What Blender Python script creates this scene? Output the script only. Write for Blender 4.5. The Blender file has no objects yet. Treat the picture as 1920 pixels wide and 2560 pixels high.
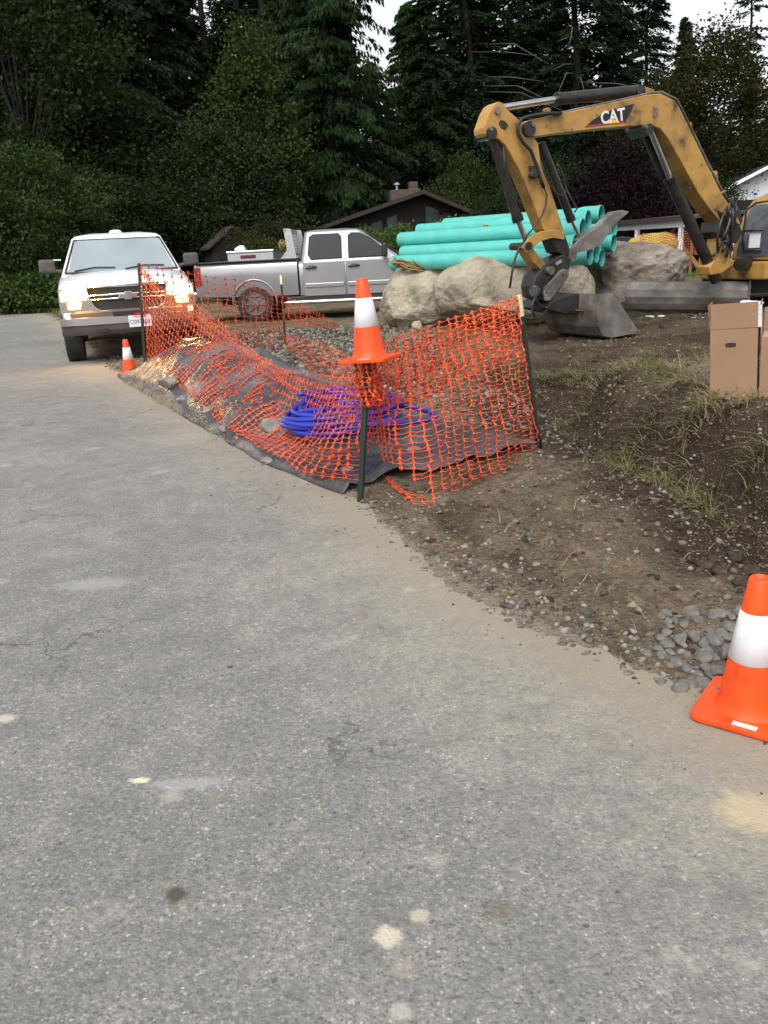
import bpy, bmesh, math, random
import numpy as np
from mathutils import Vector, Matrix
C = bpy.context.scene.collection
SC = bpy.context.scene
rng = np.random.default_rng(7)
random.seed(7)

# ------------------------------------------------------------------ camera
FPX, PITCH, ROLL, EYE = 2100., math.radians(17.32), 0.052, 1.42
_f = np.array([0, math.cos(PITCH), -math.sin(PITCH)])
_r0 = np.array([1., 0, 0]); _u0 = np.cross(_r0, _f)
_r = math.cos(ROLL)*_r0 - math.sin(ROLL)*_u0
_u = math.cos(ROLL)*_u0 + math.sin(ROLL)*_r0
EYEP = np.array([0, 0, EYE])
cd = bpy.data.cameras.new('camera'); cam = bpy.data.objects.new('camera', cd); C.objects.link(cam)
cam.matrix_world = Matrix(((_r[0], _u[0], -_f[0], 0), (_r[1], _u[1], -_f[1], 0), (_r[2], _u[2], -_f[2], EYE), (0, 0, 0, 1)))
cd.sensor_fit = 'VERTICAL'; cd.sensor_height = 36; cd.lens = 36*FPX/2560
cd.clip_start = .05; cd.clip_end = 3000
SC.camera = cam

# ------------------------------------------------------------------ light
SUN_EL, SUN_AZ = math.radians(52), math.radians(200)     # azimuth measured clockwise from +Y
w = bpy.data.worlds.new('World'); SC.world = w; w.use_nodes = True
nt = w.node_tree; nt.nodes.clear()
sky = nt.nodes.new('ShaderNodeTexSky'); sky.sky_type = 'NISHITA'; sky.sun_disc = False
sky.sun_elevation = SUN_EL; sky.sun_rotation = SUN_AZ; sky.air_density = 1.0; sky.dust_density = 4.0; sky.ozone_density = 1.0
hs = nt.nodes.new('ShaderNodeHueSaturation'); hs.inputs['Saturation'].default_value = .16
bg = nt.nodes.new('ShaderNodeBackground'); bg.inputs['Strength'].default_value = .15
out = nt.nodes.new('ShaderNodeOutputWorld')
nt.links.new(sky.outputs[0], hs.inputs['Color']); nt.links.new(hs.outputs[0], bg.inputs[0]); nt.links.new(bg.outputs[0], out.inputs[0])
sl = bpy.data.lights.new('sun', 'SUN'); sl.energy = .6; sl.angle = math.radians(25); sl.color = (1, .97, .93)
so = bpy.data.objects.new('sun', sl); C.objects.link(so)
sd = Vector((math.sin(SUN_AZ)*math.cos(SUN_EL), math.cos(SUN_AZ)*math.cos(SUN_EL), math.sin(SUN_EL)))
so.rotation_euler = (-sd).to_track_quat('-Z', 'Y').to_euler(); so.location = (0, -10, 30)
SC.view_settings.view_transform = 'Standard'; SC.view_settings.look = 'None'
SC.view_settings.exposure = 0.8; SC.view_settings.gamma = 1
SC.cycles.max_bounces = 6; SC.cycles.diffuse_bounces = 3; SC.cycles.transparent_max_bounces = 8

# ------------------------------------------------------------------ helpers
def ray(u, v): return (u-960)/FPX*_r + (1280-v)/FPX*_u + _f
def ground(u, v, z=0.):
    d = ray(u, v); return EYEP + d*((z-EYE)/d[2])
def at(u, v, Y):
    d = ray(u, v); return EYEP + d*(Y/d[1])
def on_plane(u, v, P, n):
    d = ray(u, v); return EYEP + d*(np.dot(np.asarray(P)-EYEP, n)/np.dot(d, n))

_perm = np.random.default_rng(3).permutation(512)
_perm = np.concatenate([_perm, _perm]); _grad = np.random.default_rng(4).uniform(-1, 1, (512, 3))
def pnoise(p):
    p = np.asarray(p, float); i = np.floor(p).astype(int); f = p-i; q = f*f*f*(f*(f*6-15)+10)
    r = 0
    for dx in (0, 1):
        for dy in (0, 1):
            for dz in (0, 1):
                h = _perm[(_perm[(_perm[(i[..., 0]+dx) & 511]+i[..., 1]+dy) & 511]+i[..., 2]+dz) & 511]
                g = _grad[h]; d = f-np.array([dx, dy, dz])
                wt = (q[..., 0] if dx else 1-q[..., 0])*(q[..., 1] if dy else 1-q[..., 1])*(q[..., 2] if dz else 1-q[..., 2])
                r = r+wt*(g*d).sum(-1)
    return r
def fbm(p, octs=4, gain=.5):
    p = np.asarray(p, float); a = 1.; s = 0
    for k in range(octs):
        s = s+a*pnoise(p); p = p*2.03+7.1; a *= gain
    return s
def sstep(x, a, b):
    t = np.clip((x-a)/(b-a), 0, 1); return t*t*(3-2*t)
def fbm2(x, y, sc, octs=4, off=0.):
    return fbm(np.stack([x*sc, y*sc, np.zeros_like(x)+off], -1), octs)

def tag(o, label=None, cat=None, group=None, kind=None):
    if label: o['label'] = label
    if cat: o['category'] = cat
    if group: o['group'] = group
    if kind: o['kind'] = kind
    return o
def thing(name, label, cat, loc=(0, 0, 0), rz=0., group=None):
    o = bpy.data.objects.new(name, None); C.objects.link(o); o.empty_display_size = .1
    o.location = loc; o.rotation_euler = (0, 0, rz)
    return tag(o, label, cat, group)
def link_mesh(name, me, mats, parent=None, smooth=False):
    o = bpy.data.objects.new(name, me); C.objects.link(o)
    for m in (mats if isinstance(mats, (list, tuple)) else [mats]): me.materials.append(m)
    if smooth: me.polygons.foreach_set('use_smooth', [True]*len(me.polygons))
    if parent is not None:
        o.parent = parent
    return o
def np_mesh(name, V, Fc, mats, parent=None, smooth=False):
    V = np.asarray(V, np.float32); Fc = np.asarray(Fc, np.int32); k = Fc.shape[1]
    me = bpy.data.meshes.new(name); me.vertices.add(len(V)); me.vertices.foreach_set('co', V.ravel())
    me.loops.add(Fc.size); me.loops.foreach_set('vertex_index', Fc.ravel())
    me.polygons.add(len(Fc)); me.polygons.foreach_set('loop_start', np.arange(0, Fc.size, k, dtype=np.int32))
    me.update(calc_edges=True); me.validate()
    return link_mesh(name, me, mats, parent, smooth)

class MB:
    """collects shapes for one mesh"""
    def __init__(s): s.v = []; s.f = []; s.mi = []; s.cur = 0
    def add(s, vs, fs):
        o = len(s.v); s.v += [tuple(map(float, p)) for p in vs]
        s.f += [tuple(i+o for i in f) for f in fs]; s.mi += [s.cur]*len(fs); return s
    def box(s, c, d, rot=None):
        x, y, z = d[0]/2, d[1]/2, d[2]/2
        vs = [Vector(p) for p in ((-x, -y, -z), (x, -y, -z), (x, y, -z), (-x, y, -z), (-x, -y, z), (x, -y, z), (x, y, z), (-x, y, z))]
        if rot is not None: vs = [rot @ p for p in vs]
        return s.add([p+Vector(c) for p in vs], [(3, 2, 1, 0), (4, 5, 6, 7), (0, 1, 5, 4), (1, 2, 6, 5), (2, 3, 7, 6), (3, 0, 4, 7)])
    def cyl(s, a, b, r0, r1=None, n=12, cap=True):
        r1 = r0 if r1 is None else r1
        a = Vector(a); b = Vector(b); d = (b-a).normalized(); e = d.orthogonal().normalized(); g = d.cross(e)
        vs = []
        for p, r in ((a, r0), (b, r1)):
            vs += [p+e*(r*math.cos(2*math.pi*i/n))+g*(r*math.sin(2*math.pi*i/n)) for i in range(n)]
        fs = [(i, (i+1) % n, n+(i+1) % n, n+i) for i in range(n)]
        if cap: fs += [tuple(range(n-1, -1, -1)), tuple(range(n, 2*n))]
        return s.add(vs, fs)
    def tube(s, pts, r, n=8, cap=True):
        pts = [Vector(p) for p in pts]; vs = []; N = len(pts)
        t = (pts[1]-pts[0]).normalized(); e = t.orthogonal().normalized()
        for i, p in enumerate(pts):
            t = (pts[min(i+1, N-1)]-pts[max(i-1, 0)]).normalized(); e = (e-t*e.dot(t)).normalized(); g = t.cross(e)
            rr = r[i] if isinstance(r, (list, tuple)) else r
            vs += [p+e*(rr*math.cos(2*math.pi*k/n))+g*(rr*math.sin(2*math.pi*k/n)) for k in range(n)]
        fs = [(i*n+k, i*n+(k+1) % n, (i+1)*n+(k+1) % n, (i+1)*n+k) for i in range(N-1) for k in range(n)]
        if cap: fs += [tuple(range(n-1, -1, -1)), tuple(range((N-1)*n, N*n))]
        return s.add(vs, fs)
    def lathe(s, prof, n=32, c=(0, 0, 0), axis='z'):
        vs = []
        for r, z in prof:
            for k in range(n):
                x, y = r*math.cos(2*math.pi*k/n), r*math.sin(2*math.pi*k/n)
                p = (x, y, z) if axis == 'z' else (x, z, y)
                vs.append((p[0]+c[0], p[1]+c[1], p[2]+c[2]))
        m = len(prof)
        return s.add(vs, [(i*n+k, i*n+(k+1) % n, (i+1)*n+(k+1) % n, (i+1)*n+k) for i in range(m-1) for k in range(n)])
    def prism(s, poly, d):
        """3D polygon (list of points) extruded by vector d"""
        n = len(poly); A = [Vector(p) for p in poly]; B = [p+Vector(d) for p in A]
        return s.add(A+B, [tuple(range(n)), tuple(range(2*n-1, n-1, -1))]+[(i, n+i, n+(i+1) % n, (i+1) % n) for i in range(n)])
    def loft(s, rings, cap=True):
        n = len(rings[0]); vs = [p for r in rings for p in r]
        fs = [(i*n+k, i*n+(k+1) % n, (i+1)*n+(k+1) % n, (i+1)*n+k) for i in range(len(rings)-1) for k in range(n)]
        if cap: fs += [tuple(range(n-1, -1, -1)), tuple(range((len(rings)-1)*n, len(rings)*n))]
        return s.add(vs, fs)
    def build(s, name, mats, parent=None, smooth=False, bevel=0., seg=2, origin=None, auto=None):
        me = bpy.data.meshes.new(name)
        V = s.v if origin is None else [(a-origin[0], b-origin[1], c-origin[2]) for a, b, c in s.v]
        me.from_pydata(V, [], s.f); me.update()
        bm = bmesh.new(); bm.from_mesh(me)
        for f, i in zip(bm.faces, s.mi): f.material_index = i
        bmesh.ops.recalc_face_normals(bm, faces=bm.faces)
        if bevel > 0:
            ed = [e for e in bm.edges if len(e.link_faces) == 2 and e.calc_face_angle(0) > .5]
            bmesh.ops.bevel(bm, geom=ed, offset=bevel, segments=seg, affect='EDGES', profile=.5, clamp_overlap=True)
        if auto is not None or smooth:
            lim = auto if auto is not None else 3.2
            for e in bm.edges: e.smooth = len(e.link_faces) == 2 and e.calc_face_angle(0) < lim
            for f in bm.faces: f.smooth = True
        bm.to_mesh(me); bm.free()
        return link_mesh(name, me, mats, parent)

def boolean_cut(o, cutters):
    """subtract cutter meshes for good and delete them"""
    for k in cutters:
        md = o.modifiers.new('cut', 'BOOLEAN'); md.object = k; md.operation = 'DIFFERENCE'; md.solver = 'EXACT'
    dg = bpy.context.evaluated_depsgraph_get(); dg.update()
    me = bpy.data.meshes.new_from_object(o.evaluated_get(dg)); old = o.data
    o.modifiers.clear(); o.data = me; bpy.data.meshes.remove(old)
    for k in cutters:
        m = k.data; bpy.data.objects.remove(k); bpy.data.meshes.remove(m)
    return o

def text_mesh(name, s, size, mat, parent, M, extrude=.002, bold=0.):
    cu = bpy.data.curves.new(name, 'FONT'); cu.body = s; cu.size = size; cu.extrude = extrude; cu.align_x = 'CENTER'; cu.align_y = 'CENTER'; cu.offset = bold
    t = bpy.data.objects.new('text', cu); C.objects.link(t)
    dg = bpy.context.evaluated_depsgraph_get(); dg.update()
    me = bpy.data.meshes.new_from_object(t.evaluated_get(dg)); bpy.data.objects.remove(t)
    me.materials.clear(); me.transform(M)
    return link_mesh(name, me, mat, parent)

# ------------------------------------------------------------------ materials
def base_mat(name):
    m = bpy.data.materials.new(name); m.use_nodes = True
    return m, m.node_tree, m.node_tree.nodes['Principled BSDF']
def ramp(nt, stops):
    r = nt.nodes.new('ShaderNodeValToRGB'); e = r.color_ramp.elements
    while len(e) < len(stops): e.new(.5)
    for k, (p, c) in enumerate(stops):
        e[k].position = p; e[k].color = (*c, 1) if len(c) == 3 else c
    return r
def noise(nt, scale, detail=4, rough=.55, vec=None, dist=0.):
    n = nt.nodes.new('ShaderNodeTexNoise'); n.inputs['Scale'].default_value = scale
    n.inputs['Detail'].default_value = detail; n.inputs['Roughness'].default_value = rough; n.inputs['Distortion'].default_value = dist
    if vec is not None: nt.links.new(vec, n.inputs['Vector'])
    return n
def ocoord(nt): return nt.nodes.new('ShaderNodeTexCoord').outputs['Object']
def gpos(nt): return nt.nodes.new('ShaderNodeNewGeometry').outputs['Position']
def math_n(nt, op, a, b=None, clamp=False):
    n = nt.nodes.new('ShaderNodeMath'); n.operation = op; n.use_clamp = clamp
    for i, x in enumerate((a, b)):
        if x is None: continue
        if isinstance(x, (int, float)): n.inputs[i].default_value = x
        else: nt.links.new(x, n.inputs[i])
    return n.outputs[0]
def mapr(nt, x, a, b, c=0., d=1., smooth=True):
    n = nt.nodes.new('ShaderNodeMapRange'); n.interpolation_type = 'SMOOTHSTEP' if smooth else 'LINEAR'
    nt.links.new(x, n.inputs[0])
    for i, val in enumerate((a, b, c, d)): n.inputs[i+1].default_value = val
    return n.outputs[0]
def mixc(nt, fac, a, b, mode='MIX'):
    n = nt.nodes.new('ShaderNodeMix'); n.data_type = 'RGBA'; n.blend_type = mode
    if isinstance(fac, (int, float)): n.inputs[0].default_value = fac
    else: nt.links.new(fac, n.inputs[0])
    for i, x in ((6, a), (7, b)):
        if isinstance(x, tuple): n.inputs[i].default_value = (*x, 1)
        else: nt.links.new(x, n.inputs[i])
    return n.outputs[2]
def bump(nt, p, h, strength=.3, dist=.02):
    b = nt.nodes.new('ShaderNodeBump'); b.inputs['Strength'].default_value = strength; b.inputs['Distance'].default_value = dist
    nt.links.new(h, b.inputs['Height']); nt.links.new(b.outputs[0], p.inputs['Normal'])
def M(name, cols, scale=5., rough=.5, metal=0., bmp=0., bscale=30., bdist=.01, spec=.5, coat=0., rvar=0., island=False, detail=5):
    """plain surface: colour varies by noise between the given colours"""
    m, nt, p = base_mat(name); v = ocoord(nt)
    p.inputs['Metallic'].default_value = metal; p.inputs['Roughness'].default_value = rough
    p.inputs['Specular IOR Level'].default_value = spec; p.inputs['Coat Weight'].default_value = coat
    if len(cols) == 1: p.inputs['Base Color'].default_value = (*cols[0], 1)
    else:
        n = noise(nt, scale, detail, .6, v)
        k = len(cols); r = ramp(nt, [(.3+.4*i/(k-1), c) for i, c in enumerate(cols)])
        if island:
            g = nt.nodes.new('ShaderNodeNewGeometry')
            x = math_n(nt, 'ADD', math_n(nt, 'MULTIPLY', n.outputs[0], .5), math_n(nt, 'MULTIPLY', g.outputs['Random Per Island'], .5))
            nt.links.new(x, r.inputs[0])
        else: nt.links.new(n.outputs[0], r.inputs[0])
        nt.links.new(r.outputs[0], p.inputs['Base Color'])
        if rvar: nt.links.new(mapr(nt, n.outputs[0], .3, .7, rough-rvar, rough+rvar), p.inputs['Roughness'])
    if bmp > 0:
        b = noise(nt, bscale, 6, .6, v); bump(nt, p, b.outputs[0], bmp, bdist)
    return m
def leaf_mat(name, cols, trans=.25):
    m, nt, p = base_mat(name); g = nt.nodes.new('ShaderNodeNewGeometry')
    n = noise(nt, .55, 3, .6, gpos(nt))
    x = math_n(nt, 'ADD', math_n(nt, 'MULTIPLY', math_n(nt, 'SUBTRACT', n.outputs[0], .18), .95), math_n(nt, 'MULTIPLY', g.outputs['Random Per Island'], .32))
    k = len(cols); r = ramp(nt, [(.25+.5*i/(k-1), c) for i, c in enumerate(cols)])
    nt.links.new(x, r.inputs[0]); nt.links.new(r.outputs[0], p.inputs['Base Color'])
    p.inputs['Roughness'].default_value = .7; p.inputs['Specular IOR Level'].default_value = .06
    if trans:
        t = nt.nodes.new('ShaderNodeBsdfTranslucent'); nt.links.new(r.outputs[0], t.inputs[0])
        mx = nt.nodes.new('ShaderNodeMixShader'); mx.inputs[0].default_value = trans
        nt.links.new(p.outputs[0], mx.inputs[1]); nt.links.new(t.outputs[0], mx.inputs[2])
        nt.links.new(mx.outputs[0], nt.nodes['Material Output'].inputs[0])
    return m
def lamp_mat(name, stops, s0, s1):
    m, nt, p = base_mat(name); tc = nt.nodes.new('ShaderNodeTexCoord'); q = nt.nodes.new('ShaderNodeVectorMath'); q.operation = 'SUBTRACT'; nt.links.new(tc.outputs['Generated'], q.inputs[0]); q.inputs[1].default_value = (.5, .5, .5)
    q2 = nt.nodes.new('ShaderNodeVectorMath'); q2.operation = 'MULTIPLY'; nt.links.new(q.outputs[0], q2.inputs[0]); q2.inputs[1].default_value = (0, 2, 2)
    L = nt.nodes.new('ShaderNodeVectorMath'); L.operation = 'LENGTH'; nt.links.new(q2.outputs[0], L.inputs[0])
    r = ramp(nt, stops); nt.links.new(L.outputs['Value'], r.inputs[0]); nt.links.new(r.outputs[0], p.inputs['Emission Color']); nt.links.new(mapr(nt, L.outputs['Value'], .3, 1.25, s0, s1), p.inputs['Emission Strength'])
    p.inputs['Base Color'].default_value = (.7, .6, .4, 1); p.inputs['Roughness'].default_value = .15; return m
def emit_mat(name, col, strength, base=(.8, .8, .8)):
    m, nt, p = base_mat(name); p.inputs['Base Color'].default_value = (*base, 1)
    p.inputs['Emission Color'].default_value = (*col, 1); p.inputs['Emission Strength'].default_value = strength; p.inputs['Roughness'].default_value = .15
    return m

MT = dict(
    cone=M('cone_orange', [(.40, .045, .013), (.80, .07, .009), (.87, .078, .009), (.86, .077, .009)], 9, .45, spec=.35, bmp=.08, bscale=60, bdist=.003, detail=8),
    collar=M('collar_white', [(.52, .51, .53), (.68, .67, .70), (.72, .71, .74)], 9, .35, bmp=.1, bscale=300, bdist=.001),
    sticker=M('sticker', [(.75, .75, .78), (.5, .5, .52)], 60, .4),
    post=M('post_green', [(.008, .016, .011), (.012, .03, .02)], 8, .5, bmp=.1),
    post_tip=M('post_tip', [(.62, .56, .30), (.70, .66, .42)], 12, .6),
    net=M('net_orange', [(.52, .055, .014), (.70, .085, .021), (.80, .125, .035)], 1.5, .5, spec=.4),
    tarp=M('tarp_black', [(.026, .026, .03), (.055, .055, .06), (.15, .148, .15)], 1.6, .3, bmp=.9, bscale=9, bdist=.05, spec=.6, rvar=.12),  # paler greys put the sky's sheen on black plastic into the colour
    hose=M('pipe_blue', [(.012, .020, .25), (.02, .034, .36)], 5, .35, spec=.5),
    rock=M('rock', [(.10, .095, .09), (.22, .20, .175), (.34, .31, .26)], 6, .85, bmp=.6, bscale=20, bdist=.03),
    stone=M('stones', [(.035, .032, .028), (.085, .077, .064), (.14, .125, .10), (.24, .22, .185)], 20, .85, bmp=.4, bscale=60, bdist=.01, island=True),
    cobble=M('cobble_grey', [(.055, .052, .047), (.135, .128, .115), (.25, .235, .205)], 14, .85, bmp=.4, bscale=40),
    clod=M('soil_clods', [(.040, .029, .020), (.085, .063, .043), (.13, .10, .068), (.19, .15, .10)], 15, .95, bmp=.5, bscale=80, bdist=.006, island=True, spec=.05),
    wet_clod=M('wet_clod', [(.024, .018, .013), (.06, .046, .033), (.11, .088, .062)], 14, .95, bmp=.7, bscale=40, spec=.05),
    boulder=M('boulder', [(.14, .118, .086), (.30, .262, .200), (.40, .35, .26), (.25, .225, .185)], 1.8, .88, bmp=.9, bscale=13, bdist=.06, detail=9),
    cliff=M('boulder_grey', [(.10, .08, .065), (.22, .18, .145), (.36, .32, .28)], 1.7, .9, bmp=1., bscale=7, bdist=.08, detail=9),
    teal=M('pipe_teal', [(.13, .36, .32), (.075, .42, .37), (.09, .46, .41), (.10, .48, .43)], 3, .38, detail=8, spec=.5),
    teal_in=M('pipe_gasket', [(.012, .016, .015)], 2, .6),
    rope=M('rope', [(.16, .11, .035), (.33, .25, .10)], 30, .9, bmp=.5, bscale=120),
    wood=M('old_wood', [(.06, .035, .022), (.15, .09, .055)], 9, .85, bmp=.5),
    lumber=M('lumber', [(.42, .20, .075), (.50, .27, .11)], 6, .7),
    white_board=M('white_board', [(.50, .48, .45), (.66, .64, .60)], 8, .8, bmp=.3),
    card=M('cardboard', [(.25, .150, .088), (.29, .178, .106)], 4, .8, bmp=.06, bscale=60),
    card_in=M('cardboard_inside', [(.38, .24, .155), (.44, .29, .19)], 4, .8),
    tape=M('tape_clear', [(.45, .43, .44), (.7, .7, .72)], 30, .25),
    bag=M('plastic_bag', [(.62, .62, .66), (.78, .78, .82)], 12, .3, bmp=.5, bscale=40),
    white_paint=M('white_paint', [(.74, .74, .75), (.80, .80, .81)], 1.5, .25, coat=.6),
    silver_paint=M('silver_paint', [(.27, .27, .275), (.32, .32, .325)], 1.2, .3, metal=.45, coat=.5),
    chrome=M('chrome', [(.62, .61, .60), (.75, .74, .73)], 5, .18, metal=1.),
    dull_alu=M('aluminium', [(.38, .38, .39), (.55, .55, .56)], 25, .38, metal=.8, bmp=.3, bscale=90),
    black=M('black_plastic', [(.012, .012, .013), (.022, .021, .021)], 12, .5),
    trim=M('grey_trim', [(.055, .046, .042), (.085, .072, .066)], 6, .6),
    tyre=M('tyre', [(.014, .014, .014), (.035, .032, .029)], 9, .85, bmp=.4, bscale=60),
    wheel=M('wheel_steel', [(.16, .155, .15), (.28, .27, .26)], 9, .4, metal=.7),
    glass=M('windscreen_glass', [(.20, .245, .26), (.29, .335, .345)], 1.1, .22, spec=.5),  # pale blue-grey base paints in the white sky mirrored by the glass
    tint=M('tinted_glass', [(.010, .012, .015), (.02, .022, .026)], 2, .05, spec=.18), cab_glass=M('cab_glass', [(.05, .055, .065), (.085, .09, .105)], 2, .1, spec=.5),
    cat_yellow=M('excavator_yellow', [(.035, .024, .015), (.25, .142, .04), (.36, .20, .048), (.42, .235, .058), (.34, .185, .044)], 2.6, .5, bmp=.15, bscale=15, coat=.1, detail=7),
    cat_black=M('oily_black', [(.008, .007, .007), (.02, .018, .017), (.04, .034, .03)], 6, .38, bmp=.3, bscale=25),
    steel=M('worn_steel', [(.055, .044, .034), (.135, .120, .106), (.25, .235, .218)], 2.6, .5, metal=.2, detail=8, bmp=.4, bscale=14),
    bright_steel=M('bright_steel', [(.5, .5, .5), (.66, .66, .66)], 6, .25, metal=1.),
    decal_black=M('decal_black', [(.012, .011, .018)], 3, .4), decal_white=M('decal_white', [(.75, .74, .74), (.62, .6, .6)], 20, .45),
    decal_red=M('decal_red', [(.42, .012, .025)], 3, .4), decal_yellow=M('decal_yellow', [(.8, .42, .02)], 3, .4),
    plate=M('plate_white', [(.62, .65, .70), (.70, .72, .76)], 8, .4), plate_blue=M('plate_blue', [(.05, .07, .18)], 8, .4),
    brown_wall=M('brown_siding', [(.006, .005, .004), (.013, .009, .008)], 4, .8),
    brown_roof=M('brown_shingle', [(.022, .014, .011), (.042, .026, .021)], 6, .9, bmp=.5, bscale=12),
    grey_roof=M('grey_shingle', [(.04, .042, .045), (.07, .072, .076)], 6, .9),
    white_wall=M('white_siding', [(.50, .52, .54), (.58, .60, .62)], 3, .7), brick=M('chimney_brick', [(.05, .035, .03), (.10, .075, .065)], 8, .9),
    house_glass=M('window_glass', [(.03, .035, .04), (.06, .07, .08)], 1, .08, spec=.4),
    bark=M('bark', [(.012, .010, .008), (.030, .025, .020)], 5, .9, bmp=.6, bscale=12, bdist=.05),
    dead=M('dead_wood', [(.05, .048, .045), (.09, .085, .08)], 5, .9),
    fir=leaf_mat('fir_needles', [(0.006, 0.014, 0.006), (0.013, 0.027, 0.011), (0.022, 0.04, 0.016)], .1),
    hemlock=leaf_mat('hemlock_needles', [(0.007, 0.016, 0.007), (0.017, 0.032, 0.012), (0.03, 0.05, 0.018)], .15),
    cedar=leaf_mat('cedar_sprays', [(0.007, 0.017, 0.006), (0.016, 0.033, 0.01), (0.029, 0.05, 0.015)], .12),
    maple=leaf_mat('maple_leaves', [(0.01, 0.018, 0.007), (0.022, 0.036, 0.012), (0.04, 0.056, 0.018)], .25),
    bushy=leaf_mat('bush_leaves', [(0.016, 0.032, 0.009), (0.036, 0.062, 0.017), (0.06, 0.09, 0.028)], .25),
    yellowg=leaf_mat('yellow_green_leaves', [(.016, .030, .009), (.034, .055, .015), (.066, .085, .023)], .25),
    greyg=leaf_mat('grey_green_leaves', [(0.014, 0.025, 0.011), (0.03, 0.046, 0.018), (0.05, 0.066, 0.026)], .25),
    brownish=leaf_mat('brownish_leaves', [(0.014, 0.017, 0.006), (0.032, 0.032, 0.011), (0.05, 0.044, 0.016)], .2),
    purple=leaf_mat('purple_leaves', [(0.006, 0.003, 0.005), (0.014, 0.007, 0.01), (0.024, 0.011, 0.015)], .15),
    rhodo=leaf_mat('rhododendron_leaves', [(.030, .060, .014), (.065, .115, .028), (.11, .16, .045)], .2),
    redshrub=leaf_mat('reddish_leaves', [(0.016, 0.024, 0.009), (0.034, 0.036, 0.015), (0.058, 0.042, 0.022)], .2),
    fern=leaf_mat('fern_leaves', [(0.0280, 0.0520, 0.0144), (0.0600, 0.0960, 0.0256), (0.0800, 0.1280, 0.0360)], .25),
    grass=leaf_mat('grass_blades', [(.045, .075, .022), (.095, .125, .042), (.20, .185, .085), (.30, .25, .15), (.36, .30, .19)], .25),
    lawn=leaf_mat('lawn_blades', [(.05, .09, .02), (.10, .15, .035), (.14, .19, .05)], .25),
    straw=M('straw', [(.22, .18, .11), (.40, .33, .21)], 3, .8, island=True),
    lamp=lamp_mat('headlight_lens', [(.0, (1., .95, .78)), (.6, (1., .86, .45)), (1., (1., .55, .10))], 16, 1.6), amber=lamp_mat('turn_lens', [(.0, (1., .85, .35)), (.45, (1., .50, .05)), (1., (1., .20, .008))], 5, .5),
    tail=M('tail_lens', [(.30, .015, .012)], 3, .2, coat=.5),
    far_net=M('far_orange_net', [(.35, .08, .03), (.48, .13, .05)], 12, .7),
    yellow_heap=M('yellow_cover', [(.30, .22, .03), (.40, .30, .05)], 3, .7),
    maroon=M('maroon_paint', [(.10, .01, .03)], 3, .3),
)

# ------------------------------------------------------------------ ground, road
EDGE = np.array([(3.4, -5), (1.9, .2), (1.42, 1.2), (1.06, 2.07), (.92, 2.4), (.33, 3.34), (-.02, 4.3), (-.30, 5.3), (-1.25, 6.9), (-3.30, 11), (-4.3, 13.3), (-7.0, 20), (-10.6, 28.0), (-18, 33.5), (-45, 41), (-150, 60)])
def line_sd(x, y, L):
    """signed distance to polyline, positive on its right-hand side (walking along it)"""
    best = np.full(x.shape, 1e9); sg = np.zeros(x.shape)
    for a, b in zip(L[:-1], L[1:]):
        d = b-a; t = np.clip(((x-a[0])*d[0]+(y-a[1])*d[1])/(d@d), 0, 1)
        px, py = x-a[0]-t*d[0], y-a[1]-t*d[1]; r = np.hypot(px, py); s = px*d[1]-py*d[0]
        m = r < best-1e-9; best = np.where(m, r, best); sg = np.where(m, s, sg)
    return best*np.where(sg >= 0, 1, -1)
DITCH = np.array([tuple(ground(u, v, -.22)[:2]) for u, v in ((2050, 1440), (1890, 1330), (1700, 1215), (1540, 1165), (1440, 1120), (1390, 1020), (1365, 930), (1330, 860))])
DITCH = np.vstack([DITCH, DITCH[-1]+np.array([-.3, 1.8])])
TEDGE = np.array([tuple(ground(u, v, 0)[:2]) for u, v in ((295, 945), (385, 997), (489, 1061), (549, 1095), (654, 1158), (766, 1203), (856, 1237))])
def poly_at(L, t):
    L = np.asarray(L, float); seg = np.linalg.norm(np.diff(L, axis=0), axis=1); c = np.concatenate([[0], np.cumsum(seg)])/seg.sum()
    return np.stack([np.interp(t, c, L[:, k]) for k in range(L.shape[1])], -1)
TD = np.array([.86, .51])                       # tarp's across direction, away from the road
def mound(x, y):
    a = -line_sd(x, y, TEDGE)                    # distance inward from the tarp's road edge
    L = TEDGE[-1]-TEDGE[0]; t = ((x-TEDGE[0][0])*L[0]+(y-TEDGE[0][1])*L[1])/(L@L)
    hm = np.interp(t, [-.05, .04, .12, .3, .5, .68, .82, .95, 1.03], [0, .15, .40, .45, .39, .25, .14, .06, 0])
    return hm*np.sin(np.pi*np.clip(a/1.55, 0, 1))**.8*(1+.25*fbm2(x, y, 1.6, 3, 5.))
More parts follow.
